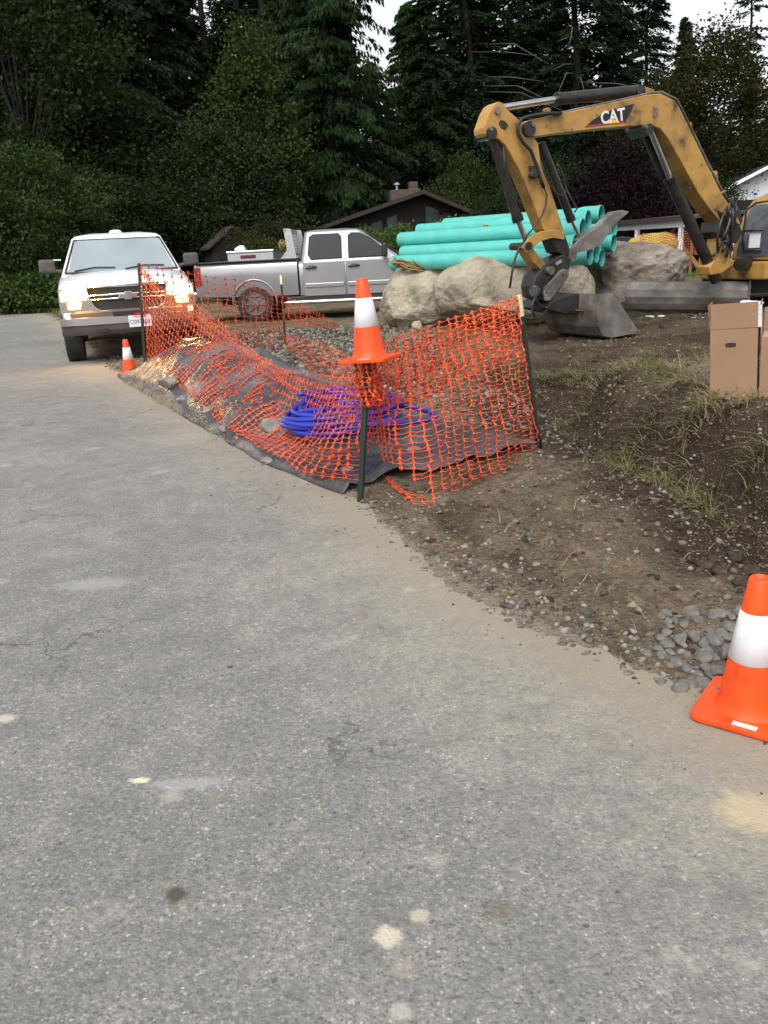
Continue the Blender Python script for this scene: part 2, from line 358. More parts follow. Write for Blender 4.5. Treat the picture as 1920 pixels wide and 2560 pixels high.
def relief(x, y):
    s = line_sd(x, y, EDGE); d = line_sd(x, y, DITCH); ad = np.abs(d)
    near = sstep(y, 38, 22)
    off = sstep(s, -.1, .5)
    z = -.025+.045*sstep(s+.26*fbm2(x, y, 1.1, 2)+.10*fbm2(x, y, 14., 4, 31.), -.30, .30)
    z = z+.02*off*fbm2(x, y, .6, 3, 2)
    z = z-.34*np.exp(-(ad/.38)**2)*sstep(y, 1.5, 3)*sstep(y, 10.5, 8.5)
    z = z+(.28*sstep(d, .15, .40))*sstep(y, 1, 3)*sstep(y, 9.5, 7.5)*sstep(s, .2, .8)       # bank beyond the ditch
    z = z+.14*sstep(y, 11, 15)*sstep(x, 1.5, 5)*near
    z = z+.26*np.exp(-((x-1.0)/.62)**2-((y-6.75)/.75)**2)                                 # loose soil heap behind the net
    z = z+.75*np.exp(-((x-2.2)/1.9)**4-((y-17.6)/.9)**4)                                  # heap the pipes lie on
    z = z-.13*np.exp(-((x-3.3)/1.1)**4-((y-13.4)/1.1)**4)-.12*np.exp(-((x-5.6)/1.4)**4-((y-14.9)/.9)**4)+.35*np.exp(-((x-7.6)/1.4)**2-((y-19.5)/1.2)**2)
    z = z+mound(x, y)
    rough = off*sstep(y, 40, 18)
    z = z+rough*(.05*fbm2(x, y, 1.7, 4, 9)+.040*fbm2(x, y, 5., 4, 3)*sstep(s, .0, .5)+.022*fbm2(x, y, 15., 3, 6))
    clod = np.exp(-((d-.1)/.75)**2)*sstep(y, 11, 9)*off+.7*sstep(x, 2.2, 3)*sstep(y, 8, 9)*sstep(y, 17, 15)
    z = z+clod*(.11*(np.abs(fbm2(x, y, 4.3, 4, 12))-.18)+.035*np.abs(fbm2(x, y, 13., 3, 15)))+.035*off*(np.abs(fbm2(x, y, 8., 4, 17))-.1)*sstep(y, 9, 7)*sstep(s, .05, .3)
    return z, s, d
def axis(parts):
    r = []
    for a, b, st in parts: r += list(np.arange(a, b-1e-6, st))
    return np.array(r+[parts[-1][1]])
def hit(u, v):
    """where the ray through a picture point meets the real relief"""
    d = ray(u, v); t = np.linspace(1.2, 40, 1600); P = EYEP+d*t[:, None]; z = relief(P[:, 0], P[:, 1])[0]; k_ = int(np.argmax(P[:, 2] < z)); return P[k_]
gx = axis([(-400, -60, 34), (-60, -16, 2), (-16, -6, .4), (-6, -.4, .07), (-.4, 4.4, .036), (4.4, 9, .1), (9, 20, .5), (20, 60, 4), (60, 400, 34)])
gy = axis([(-60, -4, 8), (-4, 1, .3), (1, 2, .06), (2, 8.2, .036), (8.2, 15, .07), (15, 21, .12), (21, 34, .4), (34, 70, 2), (70, 600, 53)])
X, Y = np.meshgrid(gx, gy); Z, S, D = relief(X, Y)
Z = Z+np.maximum(0, (np.hypot(X, Y)-70)*.0)
nx, ny = len(gx), len(gy)
idx = np.arange(nx*ny).reshape(ny, nx)
quads = np.stack([idx[:-1, :-1], idx[:-1, 1:], idx[1:, 1:], idx[1:, :-1]], -1).reshape(-1, 4)
GV = np.stack([X, Y, Z], -1).reshape(-1, 3)
def gz(x, y):
    z, _, _ = relief(np.array([x], float), np.array([y], float)); return float(z[0])

m, nt, p = base_mat('soil'); v = gpos(nt)
n1 = noise(nt, .9, 6, .62, v); n2 = noise(nt, 9, 6, .65, v); n3 = noise(nt, 55, 4, .6, v)
dry = ramp(nt, [(.38, (.060, .045, .030)), (.5, (.145, .110, .074)), (.58, (.215, .170, .116)), (.68, (.33, .275, .195))])
n4 = noise(nt, 26, 6, .8, v)
mix = math_n(nt, 'ADD', math_n(nt, 'MULTIPLY', n1.outputs[0], .35), math_n(nt, 'ADD', math_n(nt, 'MULTIPLY', n2.outputs[0], .25), math_n(nt, 'MULTIPLY', n4.outputs[0], .45)))
nt.links.new(mix, dry.inputs[0])
wet = ramp(nt, [(.35, (.026, .019, .014)), (.6, (.075, .056, .040)), (.75, (.13, .10, .07))]); nt.links.new(math_n(nt, 'ADD', math_n(nt, 'MULTIPLY', n2.outputs[0], .5), math_n(nt, 'MULTIPLY', n3.outputs[0], .5)), wet.inputs[0])
at_w = nt.nodes.new('ShaderNodeAttribute'); at_w.attribute_name = 'damp'
dm = mapr(nt, math_n(nt, 'ADD', at_w.outputs['Fac'], math_n(nt, 'MULTIPLY', math_n(nt, 'SUBTRACT', n1.outputs[0], .5), 1.3)), .3, .75)
col = mixc(nt, dm, dry.outputs[0], wet.outputs[0])
vo = nt.nodes.new('ShaderNodeTexVoronoi'); vo.inputs['Scale'].default_value = 62; nt.links.new(v, vo.inputs['Vector'])
pb = mapr(nt, vo.outputs['Distance'], .34, .2); sepc = nt.nodes.new('ShaderNodeSeparateColor'); nt.links.new(vo.outputs['Color'], sepc.inputs[0])
pbr = ramp(nt, [(0, (.10, .098, .09)), (.6, (.24, .225, .20)), (1, (.46, .43, .37))]); nt.links.new(sepc.outputs[1], pbr.inputs[0])
pmask = math_n(nt, 'MULTIPLY', pb, mapr(nt, sepc.outputs[0], .50, .60))
col = mixc(nt, pmask, col, pbr.outputs[0])
at_f = nt.nodes.new('ShaderNodeAttribute'); at_f.attribute_name = 'fringe'
ff = mapr(nt, math_n(nt, 'ADD', at_f.outputs['Fac'], math_n(nt, 'MULTIPLY', math_n(nt, 'SUBTRACT', n2.outputs[0], .5), 1.6)), .35, .85)
col = mixc(nt, math_n(nt, 'MULTIPLY', ff, .85), col, (.255, .218, .158))
at_g = nt.nodes.new('ShaderNodeAttribute'); at_g.attribute_name = 'green'
gcol = ramp(nt, [(.3, (.022, .03, .012)), (.7, (.06, .075, .028))]); nt.links.new(n2.outputs[0], gcol.inputs[0])
col = mixc(nt, at_g.outputs['Fac'], col, gcol.outputs[0])
nt.links.new(col, p.inputs['Base Color']); p.inputs['Roughness'].default_value = .95; p.inputs['Specular IOR Level'].default_value = .05
hh = math_n(nt, 'ADD', math_n(nt, 'ADD', math_n(nt, 'MULTIPLY', n2.outputs[0], 1.2), math_n(nt, 'MULTIPLY', n3.outputs[0], .45)), math_n(nt, 'MULTIPLY', pmask, .3))
bump(nt, p, hh, 1., .06); MT['soil'] = m

gr = np_mesh('ground', GV, quads, MT['soil'], smooth=True); tag(gr, kind='structure')
damp = np.exp(-((D+.12)/.95)**2)*sstep(Y, 12, 9.5)*sstep(Y, 2.2, 3.4)*.95
damp = np.maximum(damp, .62*sstep(X, 1.2, 2.2)*sstep(Y, 8.2, 9.5)*sstep(Y, 24, 17))
damp = np.maximum(damp, .8*np.exp(-((X-5.2)/1.5)**2-((Y-14.6)/.6)**2))
damp = np.maximum(damp, .60*sstep(S, .10, .3)*sstep(Y, 6.5, 5)*(.55+1.1*fbm2(X, Y, 1.5, 3, 8)))
damp = np.maximum(damp, .95*np.exp(-((X-1.75)/.5)**2-((Y-6.0)/1.1)**2))
green = np.maximum(sstep(Y, 27, 30), sstep(X, 9, 12)*sstep(Y, 19, 21))
green = np.maximum(green, sstep(X, -10.0, -11.2)*sstep(S, -.2, .4))
fringe = np.exp(-(np.maximum(S-.0, 0)/.07)**2)
for nm, A in (('damp', damp), ('green', green), ('fringe', fringe)):
    at_ = gr.data.attributes.new(nm, 'FLOAT', 'POINT'); at_.data.foreach_set('value', np.clip(A, 0, 1).astype(np.float32).ravel())

m, nt, p = base_mat('asphalt'); v = gpos(nt)
big = noise(nt, .55, 6, .65, v, .4); med = noise(nt, 5.5, 6, .68, v); fine = noise(nt, 130, 3, .6, v)
b_r = ramp(nt, [(.32, (.125, .122, .118)), (.5, (.185, .180, .169)), (.66, (.27, .256, .226))])
nt.links.new(math_n(nt, 'ADD', math_n(nt, 'MULTIPLY', big.outputs[0], .5), math_n(nt, 'MULTIPLY', med.outputs[0], .5)), b_r.inputs[0]); col = b_r.outputs[0]
wv0 = nt.nodes.new('ShaderNodeVectorMath'); wv0.operation = 'MULTIPLY_ADD'; nt.links.new(noise(nt, 70, 3, .6, v).outputs['Color'], wv0.inputs[0]); wv0.inputs[1].default_value = (.012, .012, .012); nt.links.new(v, wv0.inputs[2])
vo = nt.nodes.new('ShaderNodeTexVoronoi'); vo.inputs['Scale'].default_value = 125; nt.links.new(wv0.outputs[0], vo.inputs['Vector'])
sc_ = nt.nodes.new('ShaderNodeSeparateColor'); nt.links.new(vo.outputs['Color'], sc_.inputs[0])
ag = ramp(nt, [(0, (.055, .062, .075)), (.22, (.11, .11, .11)), (.5, (.21, .2, .185)), (.8, (.30, .285, .25)), (.97, (.40, .385, .34)), (1, (.62, .6, .54))]); nt.links.new(sc_.outputs[0], ag.inputs[0])
agm = math_n(nt, 'MULTIPLY', mapr(nt, vo.outputs['Distance'], .62, .35), .62)
agm = math_n(nt, 'MULTIPLY', agm, mapr(nt, med.outputs[0], .3, .62, .45, 1.))
col = mixc(nt, agm, col, ag.outputs[0])
vo2 = nt.nodes.new('ShaderNodeTexVoronoi'); vo2.inputs['Scale'].default_value = 30; nt.links.new(wv0.outputs[0], vo2.inputs['Vector'])
s2 = nt.nodes.new('ShaderNodeSeparateColor'); nt.links.new(vo2.outputs['Color'], s2.inputs[0])
chip = math_n(nt, 'MULTIPLY', mapr(nt, vo2.outputs['Distance'], .26, .15), mapr(nt, s2.outputs[0], .80, .86))
cc = ramp(nt, [(0, (.06, .066, .08)), (.45, (.09, .09, .095)), (.55, (.30, .285, .26)), (1, (.42, .40, .36))]); nt.links.new(s2.outputs[1], cc.inputs[0])
col = mixc(nt, math_n(nt, 'MULTIPLY', chip, .7), col, cc.outputs[0])
gn = noise(nt, 48, 6, .78, v)
gr_ = ramp(nt, [(.30, (.62, .62, .63)), (.5, (.98, .98, .98)), (.72, (1.35, 1.34, 1.30))]); nt.links.new(gn.outputs[0], gr_.inputs[0])
col = mixc(nt, 1., col, gr_.outputs[0], 'MULTIPLY')
# dust that spreads from the dug shoulder over the asphalt
ed = nt.nodes.new('ShaderNodeAttribute'); ed.attribute_name = 'edge'
dust = mapr(nt, math_n(nt, 'ADD', ed.outputs['Fac'], math_n(nt, 'ADD', math_n(nt, 'MULTIPLY', math_n(nt, 'SUBTRACT', big.outputs[0], .5), 1.5), math_n(nt, 'MULTIPLY', math_n(nt, 'SUBTRACT', noise(nt, 17, 6, .7, v).outputs[0], .5), 2.2))), -1.0, .4)
col = mixc(nt, math_n(nt, 'MULTIPLY', dust, .62), col, (.335, .298, .232))
rim = mapr(nt, math_n(nt, 'ADD', ed.outputs['Fac'], math_n(nt, 'MULTIPLY', math_n(nt, 'SUBTRACT', noise(nt, 30, 6, .7, v).outputs[0], .5), 1.3)), -.42, .12)
col = mixc(nt, math_n(nt, 'MULTIPLY', rim, .85), col, (.255, .218, .158))
sx = nt.nodes.new('ShaderNodeSeparateXYZ'); nt.links.new(v, sx.inputs[0])
pale = mapr(nt, noise(nt, 2.3, 5, .7, v).outputs[0], .60, .70)
col = mixc(nt, math_n(nt, 'MULTIPLY', pale, .5), col, (.38, .36, .31))
# hairline cracks
vc = nt.nodes.new('ShaderNodeTexVoronoi'); vc.feature = 'DISTANCE_TO_EDGE'; vc.inputs['Scale'].default_value = .75
wv = nt.nodes.new('ShaderNodeVectorMath'); wv.operation = 'MULTIPLY_ADD'; nt.links.new(med.outputs['Color'], wv.inputs[0]); wv.inputs[1].default_value = (.35, .35, .35); nt.links.new(v, wv.inputs[2]); nt.links.new(wv.outputs[0], vc.inputs['Vector'])
crack = math_n(nt, 'MULTIPLY', mapr(nt, vc.outputs['Distance'], .007, .001), mapr(nt, noise(nt, .8, 2, .5, v).outputs[0], .5, .62))
col = mixc(nt, math_n(nt, 'MULTIPLY', crack, .75), col, (.045, .042, .04))
def spot(u, v_, r, c, k=.9, sx=1., sy=1.):
    global col
    g = ground(u, v_); q = nt.nodes.new('ShaderNodeVectorMath'); q.operation = 'SUBTRACT'; nt.links.new(v, q.inputs[0]); q.inputs[1].default_value = tuple(g)
    q2 = nt.nodes.new('ShaderNodeVectorMath'); q2.operation = 'MULTIPLY'; nt.links.new(q.outputs[0], q2.inputs[0]); q2.inputs[1].default_value = (sx, sy, 1)
    L = nt.nodes.new('ShaderNodeVectorMath'); L.operation = 'LENGTH'; nt.links.new(q2.outputs[0], L.inputs[0])
    d = math_n(nt, 'ADD', L.outputs['Value'], math_n(nt, 'MULTIPLY', math_n(nt, 'SUBTRACT', noise(nt, 28, 4, .6, v).outputs[0], .5), r*1.5))
    col = mixc(nt, math_n(nt, 'MULTIPLY', mapr(nt, d, r*1.15, r*.45), k), col, c)
spot(972, 2342, .036, (.50, .46, .36)); spot(1045, 2288, .026, (.46, .42, .31), .7); spot(352, 1951, .022, (.62, .56, .40), .95, .7, 1.3)
spot(470, 1960, .05, (.34, .345, .36), .5, .35, 1.6); spot(430, 1988, .04, (.33, .31, .28), .6); spot(445, 2236, .032, (.06, .05, .035), .85)
spot(1880, 2030, .10, (.46, .38, .24), .7); spot(1000, 2530, .025, (.40, .37, .33), .7); spot(1090, 2150, .03, (.36, .33, .27), .6); spot(1245, 2275, .04, (.13, .11, .085), .6)
spot(575, 1667, .012, (.06, .04, .03), .9); spot(10, 1797, .03, (.5, .46, .4), .7, .6); spot(1010, 2420, .03, (.3, .27, .22), .5); spot(235, 1460, .09, (.33, .325, .31), .5, .4)
nt.links.new(col, p.inputs['Base Color']); p.inputs['Roughness'].default_value = .88; p.inputs['Specular IOR Level'].default_value = .3
h = math_n(nt, 'ADD', math_n(nt, 'MULTIPLY', vo.outputs['Distance'], -.6), math_n(nt, 'ADD', math_n(nt, 'MULTIPLY', fine.outputs[0], .5), math_n(nt, 'MULTIPLY', med.outputs[0], 1.2)))
bump(nt, p, h, .55, .006); MT['asphalt'] = m

LEFT = np.array([(-12, -60), (-11, -4), (-11.5, 8), (-16, 20), (-26, 27), (-60, 33), (-150, 48)])
rx = axis([(-160, -30, 13), (-30, -8, 1), (-8, 4, .25)]); ry = axis([(-60, -4, 8), (-4, 1, .6), (1, 14, .25), (14, 40, 1), (40, 64, 6)])
RX, RY = np.meshgrid(rx, ry); RS = line_sd(RX, RY, EDGE); RL = line_sd(RX, RY, LEFT)
ri = np.arange(RX.size).reshape(RX.shape); rq = np.stack([ri[:-1, :-1], ri[:-1, 1:], ri[1:, 1:], ri[1:, :-1]], -1).reshape(-1, 4)
keep = (RS.ravel()[rq].min(1) < .3) & (RL.ravel()[rq].max(1) > 0)
rd = np_mesh('road', np.stack([RX, RY, 0*RX], -1).reshape(-1, 3), rq[keep], MT['asphalt'], smooth=True); tag(rd, kind='structure')
at_ = rd.data.attributes.new('edge', 'FLOAT', 'POINT'); at_.data.foreach_set('value', RS.astype(np.float32).ravel())

# ------------------------------------------------------------------ rocks and stones
def ico(sub):
    bm = bmesh.new(); bmesh.ops.create_icosphere(bm, subdivisions=sub, radius=1)
    V = np.array([v_.co[:] for v_ in bm.verts]); Fc = np.array([[q.index for q in f.verts] for f in bm.faces]); bm.free(); return V, Fc
ICO = {k: ico(k) for k in (1, 2, 3, 4, 5, 6)}
def rock_verts(sub, dims, seed, cuts=8, rough=.12, cutmin=.62, cutmax=.95):
    r = np.random.default_rng(seed); V = ICO[sub][0].copy()
    for _ in range(cuts):
        n = r.normal(size=3); n /= np.linalg.norm(n); c = r.uniform(cutmin, cutmax); e = np.maximum(0, V@n-c); V -= e[:, None]*n*.92
    nn = V/np.linalg.norm(V, axis=1, keepdims=True)
    V = V*(1+rough*fbm(V*1.6+seed*3.7, 5, .55))[:, None]
    return V*np.asarray(dims)
def rock(name, label, c, dims, seed, mat='rock', sub=3, rz=0., cuts=8, rough=.15, cat='rock', group=None, sink=.25, smooth=True, **k):
    V = rock_verts(sub, dims, seed, cuts, rough, **k); cz, sz = math.cos(rz), math.sin(rz)
    V = np.stack([V[:, 0]*cz-V[:, 1]*sz, V[:, 0]*sz+V[:, 1]*cz, V[:, 2]-V[:, 2].min()-2*sink*dims[2]], -1)
    o = np_mesh(name, V, ICO[sub][1], MT[mat], smooth=smooth); o.location = c
    return tag(o, label, cat, group)
def stones(name, pts, sizes, label, sub=1, mat='stone'):
    """loose gravel: one mesh"""
    n = len(pts); base = ICO[sub]; kV = len(base[0]); Vs = np.empty((n, kV, 3)); r = rng
    for i in range(n):
        V = base[0]*r.uniform(.55, 1.15, (kV, 1))*np.array([1, r.uniform(.6, 1), r.uniform(.45, .8)])
        a = r.uniform(0, 6.28); c, s_ = math.cos(a), math.sin(a)
        V = np.stack([V[:, 0]*c-V[:, 1]*s_, V[:, 0]*s_+V[:, 1]*c, V[:, 2]], -1)*sizes[i]
        Vs[i] = V+pts[i]
    Fc = (base[1][None]+(np.arange(n)*kV)[:, None, None]).reshape(-1, 3)
    o = np_mesh(name, Vs.reshape(-1, 3), Fc, MT[mat]); return tag(o, label, 'gravel', kind='stuff')
def sample(n, x0, x1, y0, y1, dens, lift=.15, smin=.005, smax=.03, pw=3.):
    x = rng.uniform(x0, x1, n); y = rng.uniform(y0, y1, n); z, s, d = relief(x, y)
    k = rng.uniform(0, 1, n) < dens(x, y, s, d); x, y, z = x[k], y[k], z[k]
    sz = smin+(smax-smin)*rng.uniform(0, 1, len(x))**pw
    return np.stack([x, y, z+sz*lift], -1), sz
P1, S1 = sample(46000, -.6, 3.4, 1.9, 7.2, lambda x, y, s, d: (s > -.06)*(.25+.65*np.exp(-((s-.12)/.2)**2)+.10*np.exp(-(d/.5)**2))*np.clip(.55+1.6*fbm2(x, y, 1.5, 3, 40.), .05, 1.3)*(mound(x, y) < .02), .1, .0035, .024, 3.4)
P2, S2 = sample(15000, -3.2, 1.0, 8.0, 16.5, lambda x, y, s, d: (s > 1.0)*(mound(x, y) < .05)*.75*sstep(x-y*.08, .3, -.4), .2, .02, .06, 1.6)
P3, S3 = sample(9000, -4.5, -1.5, 9.5, 14, lambda x, y, s, d: (s > -.05)*(mound(x, y) < .03)*.25, .2, .008, .03, 2)
P4, S4 = sample(26000, -6, 1.5, 1.3, 9, lambda x, y, s, d: (s < .1)*(.95*np.exp(np.minimum(s, 0)/.13)+.006), .3, .002, .010, 3.); P4[:, 2] = np.maximum(P4[:, 2], S4*.3)
P5, S5 = sample(7000, 1.6, 6.5, 6.3, 15, lambda x, y, s, d: (d > .2)*.22, .1, .01, .05, 3)
P6, S6 = sample(2600, .5, 1.6, 5.9, 7.8, lambda x, y, s, d: .6+0*x, .2, .006, .03, 2.6)
stones('gravel', np.vstack([P1, P4, P6]), np.concatenate([S1, S4, S6]), 'loose pebbles and gravel scattered over the dug brown shoulder beside the road')
stones('crushed_rock', np.vstack([P2, P3]), np.concatenate([S2, S3]), 'bed of grey crushed rock behind the orange net by the pickups')
stones('dirt_clods', P5, S5, 'brown clods and pebbles on the trampled soil below the excavator', 1, 'clod')
P7, S7 = sample(42000, .0, 3.6, 2.2, 9.5, lambda x, y, s, d: (s > .08)*(mound(x, y) < .02)*(.30+.9*np.exp(-(d/.55)**2))*np.clip(.5+1.8*fbm2(x, y, 1.9, 3, 50.), .0, 1.3), .0, .004, .030, 3.6)
stones('crumbled_soil', P7, S7, 'dark crumbled soil over the dug shoulder and ditch', 1, 'clod')
k = 0
for (u, v_, r_) in ((1700, 1610, .035), (1745, 1560, .03), (1730, 1540, .038), (1780, 1610, .042), (1800, 1545, .035), (1760, 1650, .036), (1690, 1665, .03), (1720, 1680, .03), (1790, 1690, .034), (1815, 1640, .04),
                   (1755, 1715, .028), (1685, 1560, .024), (1830, 1580, .036), (1700, 1730, .03), (1790, 1740, .026), (1835, 1700, .03), (1650, 1600, .022), (1665, 1540, .02), (1620, 1640, .02), (1770, 1585, .026), (1735, 1605, .03), (1850, 1540, .03), (1715, 1645, .026), (1765, 1680, .026),
                   (1810, 1600, .03), (1840, 1650, .03), (1745, 1690, .024), (1780, 1655, .024))+tuple((1640+random.random()*215, 1535+random.random()*210, .018+.016*random.random()) for _ in range(34)):
    g = hit(u, v_); z = g[2]
    rock('cobble', 'grey cobble in the heap of stones behind the nearest orange cone', (g[0], g[1], z+.004), (r_*random.uniform(.85, 1.25), r_*random.uniform(.7, 1), r_*random.uniform(.65, .85)), 100+k, 'cobble', 3, random.uniform(0, 6), 9, .13, 'stone', 'cobbles behind the nearest cone', .22, cutmin=.55, cutmax=.85, smooth=False); k += 1
for (u, v_, r_) in ((1760, 1420, .045), (1800, 1435, .04), (1840, 1400, .05), (1875, 1440, .045), (1850, 1465, .035), (1780, 1405, .03)):
    g = hit(u, v_); z = g[2]
    rock('soil_clod', 'dark brown clod in the ditch above the nearest cone', (g[0], g[1], z), (r_, r_*.8, r_*.65), 300+k, 'wet_clod', 3, k, 7, .3, 'clod', 'dark clods in the ditch', .2); k += 1
for (u, v_, r_, lab) in ((425, 972, .13, 'flat dusty rock weighing down the tarp beside the small far cone'), (455, 1010, .075, 'small pale rock on the tarp rim, third of the row from the far cone'),
                    (520, 1040, .07, 'dark angular rock on the tarp midway along its road edge'), (560, 1083, .06, 'pointed grey rock on the tarp rim below the dark angular rock'),
                    (688, 1084, .12, 'large sandy rock on the tarp left of the blue pipe coil'), (667, 1165, .062, 'mossy grey block on the tarp rim left of the black corner fold'),
                    (872, 1192, .06, 'brown rock on the tarp at the foot of the post carrying a cone'), (1035, 1140, .055, 'small brown rock on the black tarp below the blue loop')):
    g = hit(u, v_); z = g[2]+.02
    rock('rock', lab, (g[0], g[1], z), (r_, r_*.8, r_*.55), 400+k, 'rock', 3, k*1.3, 9, .16, 'rock', 'rocks holding down the tarp', .15, cutmin=.5); k += 1
rock('rock', 'pale rounded rock held against the top of the right orange net', at(1043, 823, 12.5), (.085, .08, .075), 470, 'boulder', 3, 0, 4, .12, 'rock', None, .2)

def px_boulder(name, label, u0, u1, vt, vb, Yb, depth, seed, mat, rough=.09, cuts=8):
    a, b = at(u0, (vt+vb)/2, Yb), at(u1, (vt+vb)/2, Yb); t = at((u0+u1)/2, vt, Yb); bo = at((u0+u1)/2, vb, Yb)
    wdt = np.linalg.norm(b-a)/2; hgt = (t[2]-bo[2])/2
    V = rock_verts(6, (1, 1, 1), seed, cuts, rough, .66, .95); mn, mx = V.min(0), V.max(0)
    V = (V-mn)/(mx-mn)*2-1; V = np.sign(V)*np.abs(V)**.82
    fine_ = fbm(V*5+seed, 4, .5)[:, None]*.035
    V = V*(1+fine_)*np.array([wdt, depth, hgt])
    o = np_mesh(name, V, ICO[6][1], MT[mat], smooth=True)
    o.location = ((a[0]+b[0])/2, Yb+depth*.35, (t[2]+bo[2])/2); o.rotation_euler = (0, 0, math.atan2((b-a)[1], (b-a)[0]))
    return tag(o, label, 'boulder', 'boulders below the pipe stack')
px_boulder('boulder', 'rounded tan boulder nearest the silver pickup with a rope coil on top', 948, 1158, 640, 828, 15.9, .75, 11, 'boulder')
px_boulder('boulder', 'long grey boulder behind the orange net, an old plank on its top', 1085, 1405, 632, 832, 15.0, .75, 23, 'boulder')
px_boulder('boulder', 'pale boulder behind the bucket linkage of the excavator', 1325, 1495, 655, 832, 15.2, .6, 37, 'boulder')
px_boulder('boulder', 'jagged grey brown boulder between the pipe ends and dozer blade', 1470, 1715, 600, 800, 17.2, .8, 51, 'cliff', .28, 7)

# ------------------------------------------------------------------ traffic cones
def make_cone(label, loc, rz, tilt=(0., 0.), name='traffic_cone'):
    t = thing(name, label, 'traffic cone', loc, 0, 'orange traffic cones'); t.rotation_euler = (tilt[0], tilt[1], rz)
    H = .45; rb, rt = .094, .030
    R = lambda z: rb+(rt-rb)*(z-.02)/(H-.02)
    b = MB().lathe([(rb+.012, .018), (rb+.002, .026), (R(.06), .06), (R(.18), .18), (R(.34), .34), (R(H-.006), H-.006), (rt-.003, H), (rt-.008, H-.001), (rt-.010, H-.03)], 40); b.build('body', MT['cone'], t, smooth=True)
    MB().lathe([(R(.19)+.0005, .19), (R(.19)+.0022, .191), (R(.346)+.0022, .345), (R(.346)+.0005, .346)], 40).build('collar', MT['collar'], t, smooth=True)
    s = .142; poly = []
    for k_, (cx, cy) in enumerate(((s, s), (-s, s), (-s, -s), (s, -s))):
        for a in range(4):
            th = math.pi/2*k_+a*math.pi/6; poly.append((cx*.78+.22*s*math.cos(th)*1, cy*.78+.22*s*math.sin(th), .003))
    MB().prism(poly, (0, 0, .020)).build('base', MT['cone'], t, bevel=.004)
    MB().box((.02, -s*.86, .0238), (.07, .022, .0012)).build('sticker', MT['sticker'], t)
    return t
g = ground(1872, 1768, .02)
make_cone('largest orange cone with white collar at the right edge by the cobbles', (g[0], g[1], .004), math.radians(-38), (.02, .005))
g = ground(327, 936, .0)
make_cone('small far orange cone at the tarp corner in front of the white pickup', (g[0], g[1], .012), math.radians(15), (0, -.03))
POST = ground(905, 1255)
pc = at(925, 893, POST[1])
make_cone('orange cone perched on top of the dark green fence post', (pc[0], pc[1], pc[2]-.02), math.radians(-25), (0., -.055))

# ------------------------------------------------------------------ fence posts
def make_post(label, base, top, tip=True, plate=True, rz=0.):
    t = thing('fence_post', label, 'fence post', tuple(base), 0, 'steel posts of the orange net'); d = Vector(top)-Vector(base); L = d.length
    t.rotation_euler = d.to_track_quat('Z', 'Y').to_euler()
    cr, sr = math.cos(rz), math.sin(rz); f = lambda x, y: (x*cr-y*sr, x*sr+y*cr)
    b = MB()
    for poly in ([(-.018, -.003), (.018, -.003), (.018, .003), (-.018, .003)], [(-.003, .003), (.003, .003), (.003, .03), (-.003, .03)]):
        b.prism([(*f(*q), -.25) for q in poly], (0, 0, L+.25-(.14 if tip else 0)))
    for i in range(int(L/.055)):
        q = f(0, -.005); b.box((q[0], q[1], .05+i*.055), (.012, .006, .018))
    b.build('shaft', MT['post'], t)
    if tip: MB().prism([(*f(*q), L-.14) for q in ((-.0185, -.0035), (.0185, -.0035), (.0185, .01), (.0035, .031), (-.0035, .031), (-.0185, .01))], (0, 0, .14)).build('painted_tip', MT['post_tip'], t)
    if plate: MB().prism([(*f(x, .006), z) for x, z in ((.004, .02), (.055, .07), (.055, .16), (.004, .19))], (0, .004, 0)).build('anchor_plate', MT['post'], t)
    return t
LP, BP, RP = ground(366, 932), ground(716, 868), ground(1348, 1148, -.03)
LT, BT, RT = at(349, 658, LP[1]), at(704, 688, BP[1]), at(1293, 738, RP[1])
CT = pc+np.array([.0, 0, .02])
make_post('black steel post at the far left end of the orange net', LP, LT, tip=False)
make_post('slim post with yellow tip in front of the silver pickup', BP, BT)
make_post('leaning dark post with yellow tip at the right end of the net', RP, RT, rz=.3)
make_post('dark green post that carries a cone on its top', POST, CT, tip=False, rz=-.3)

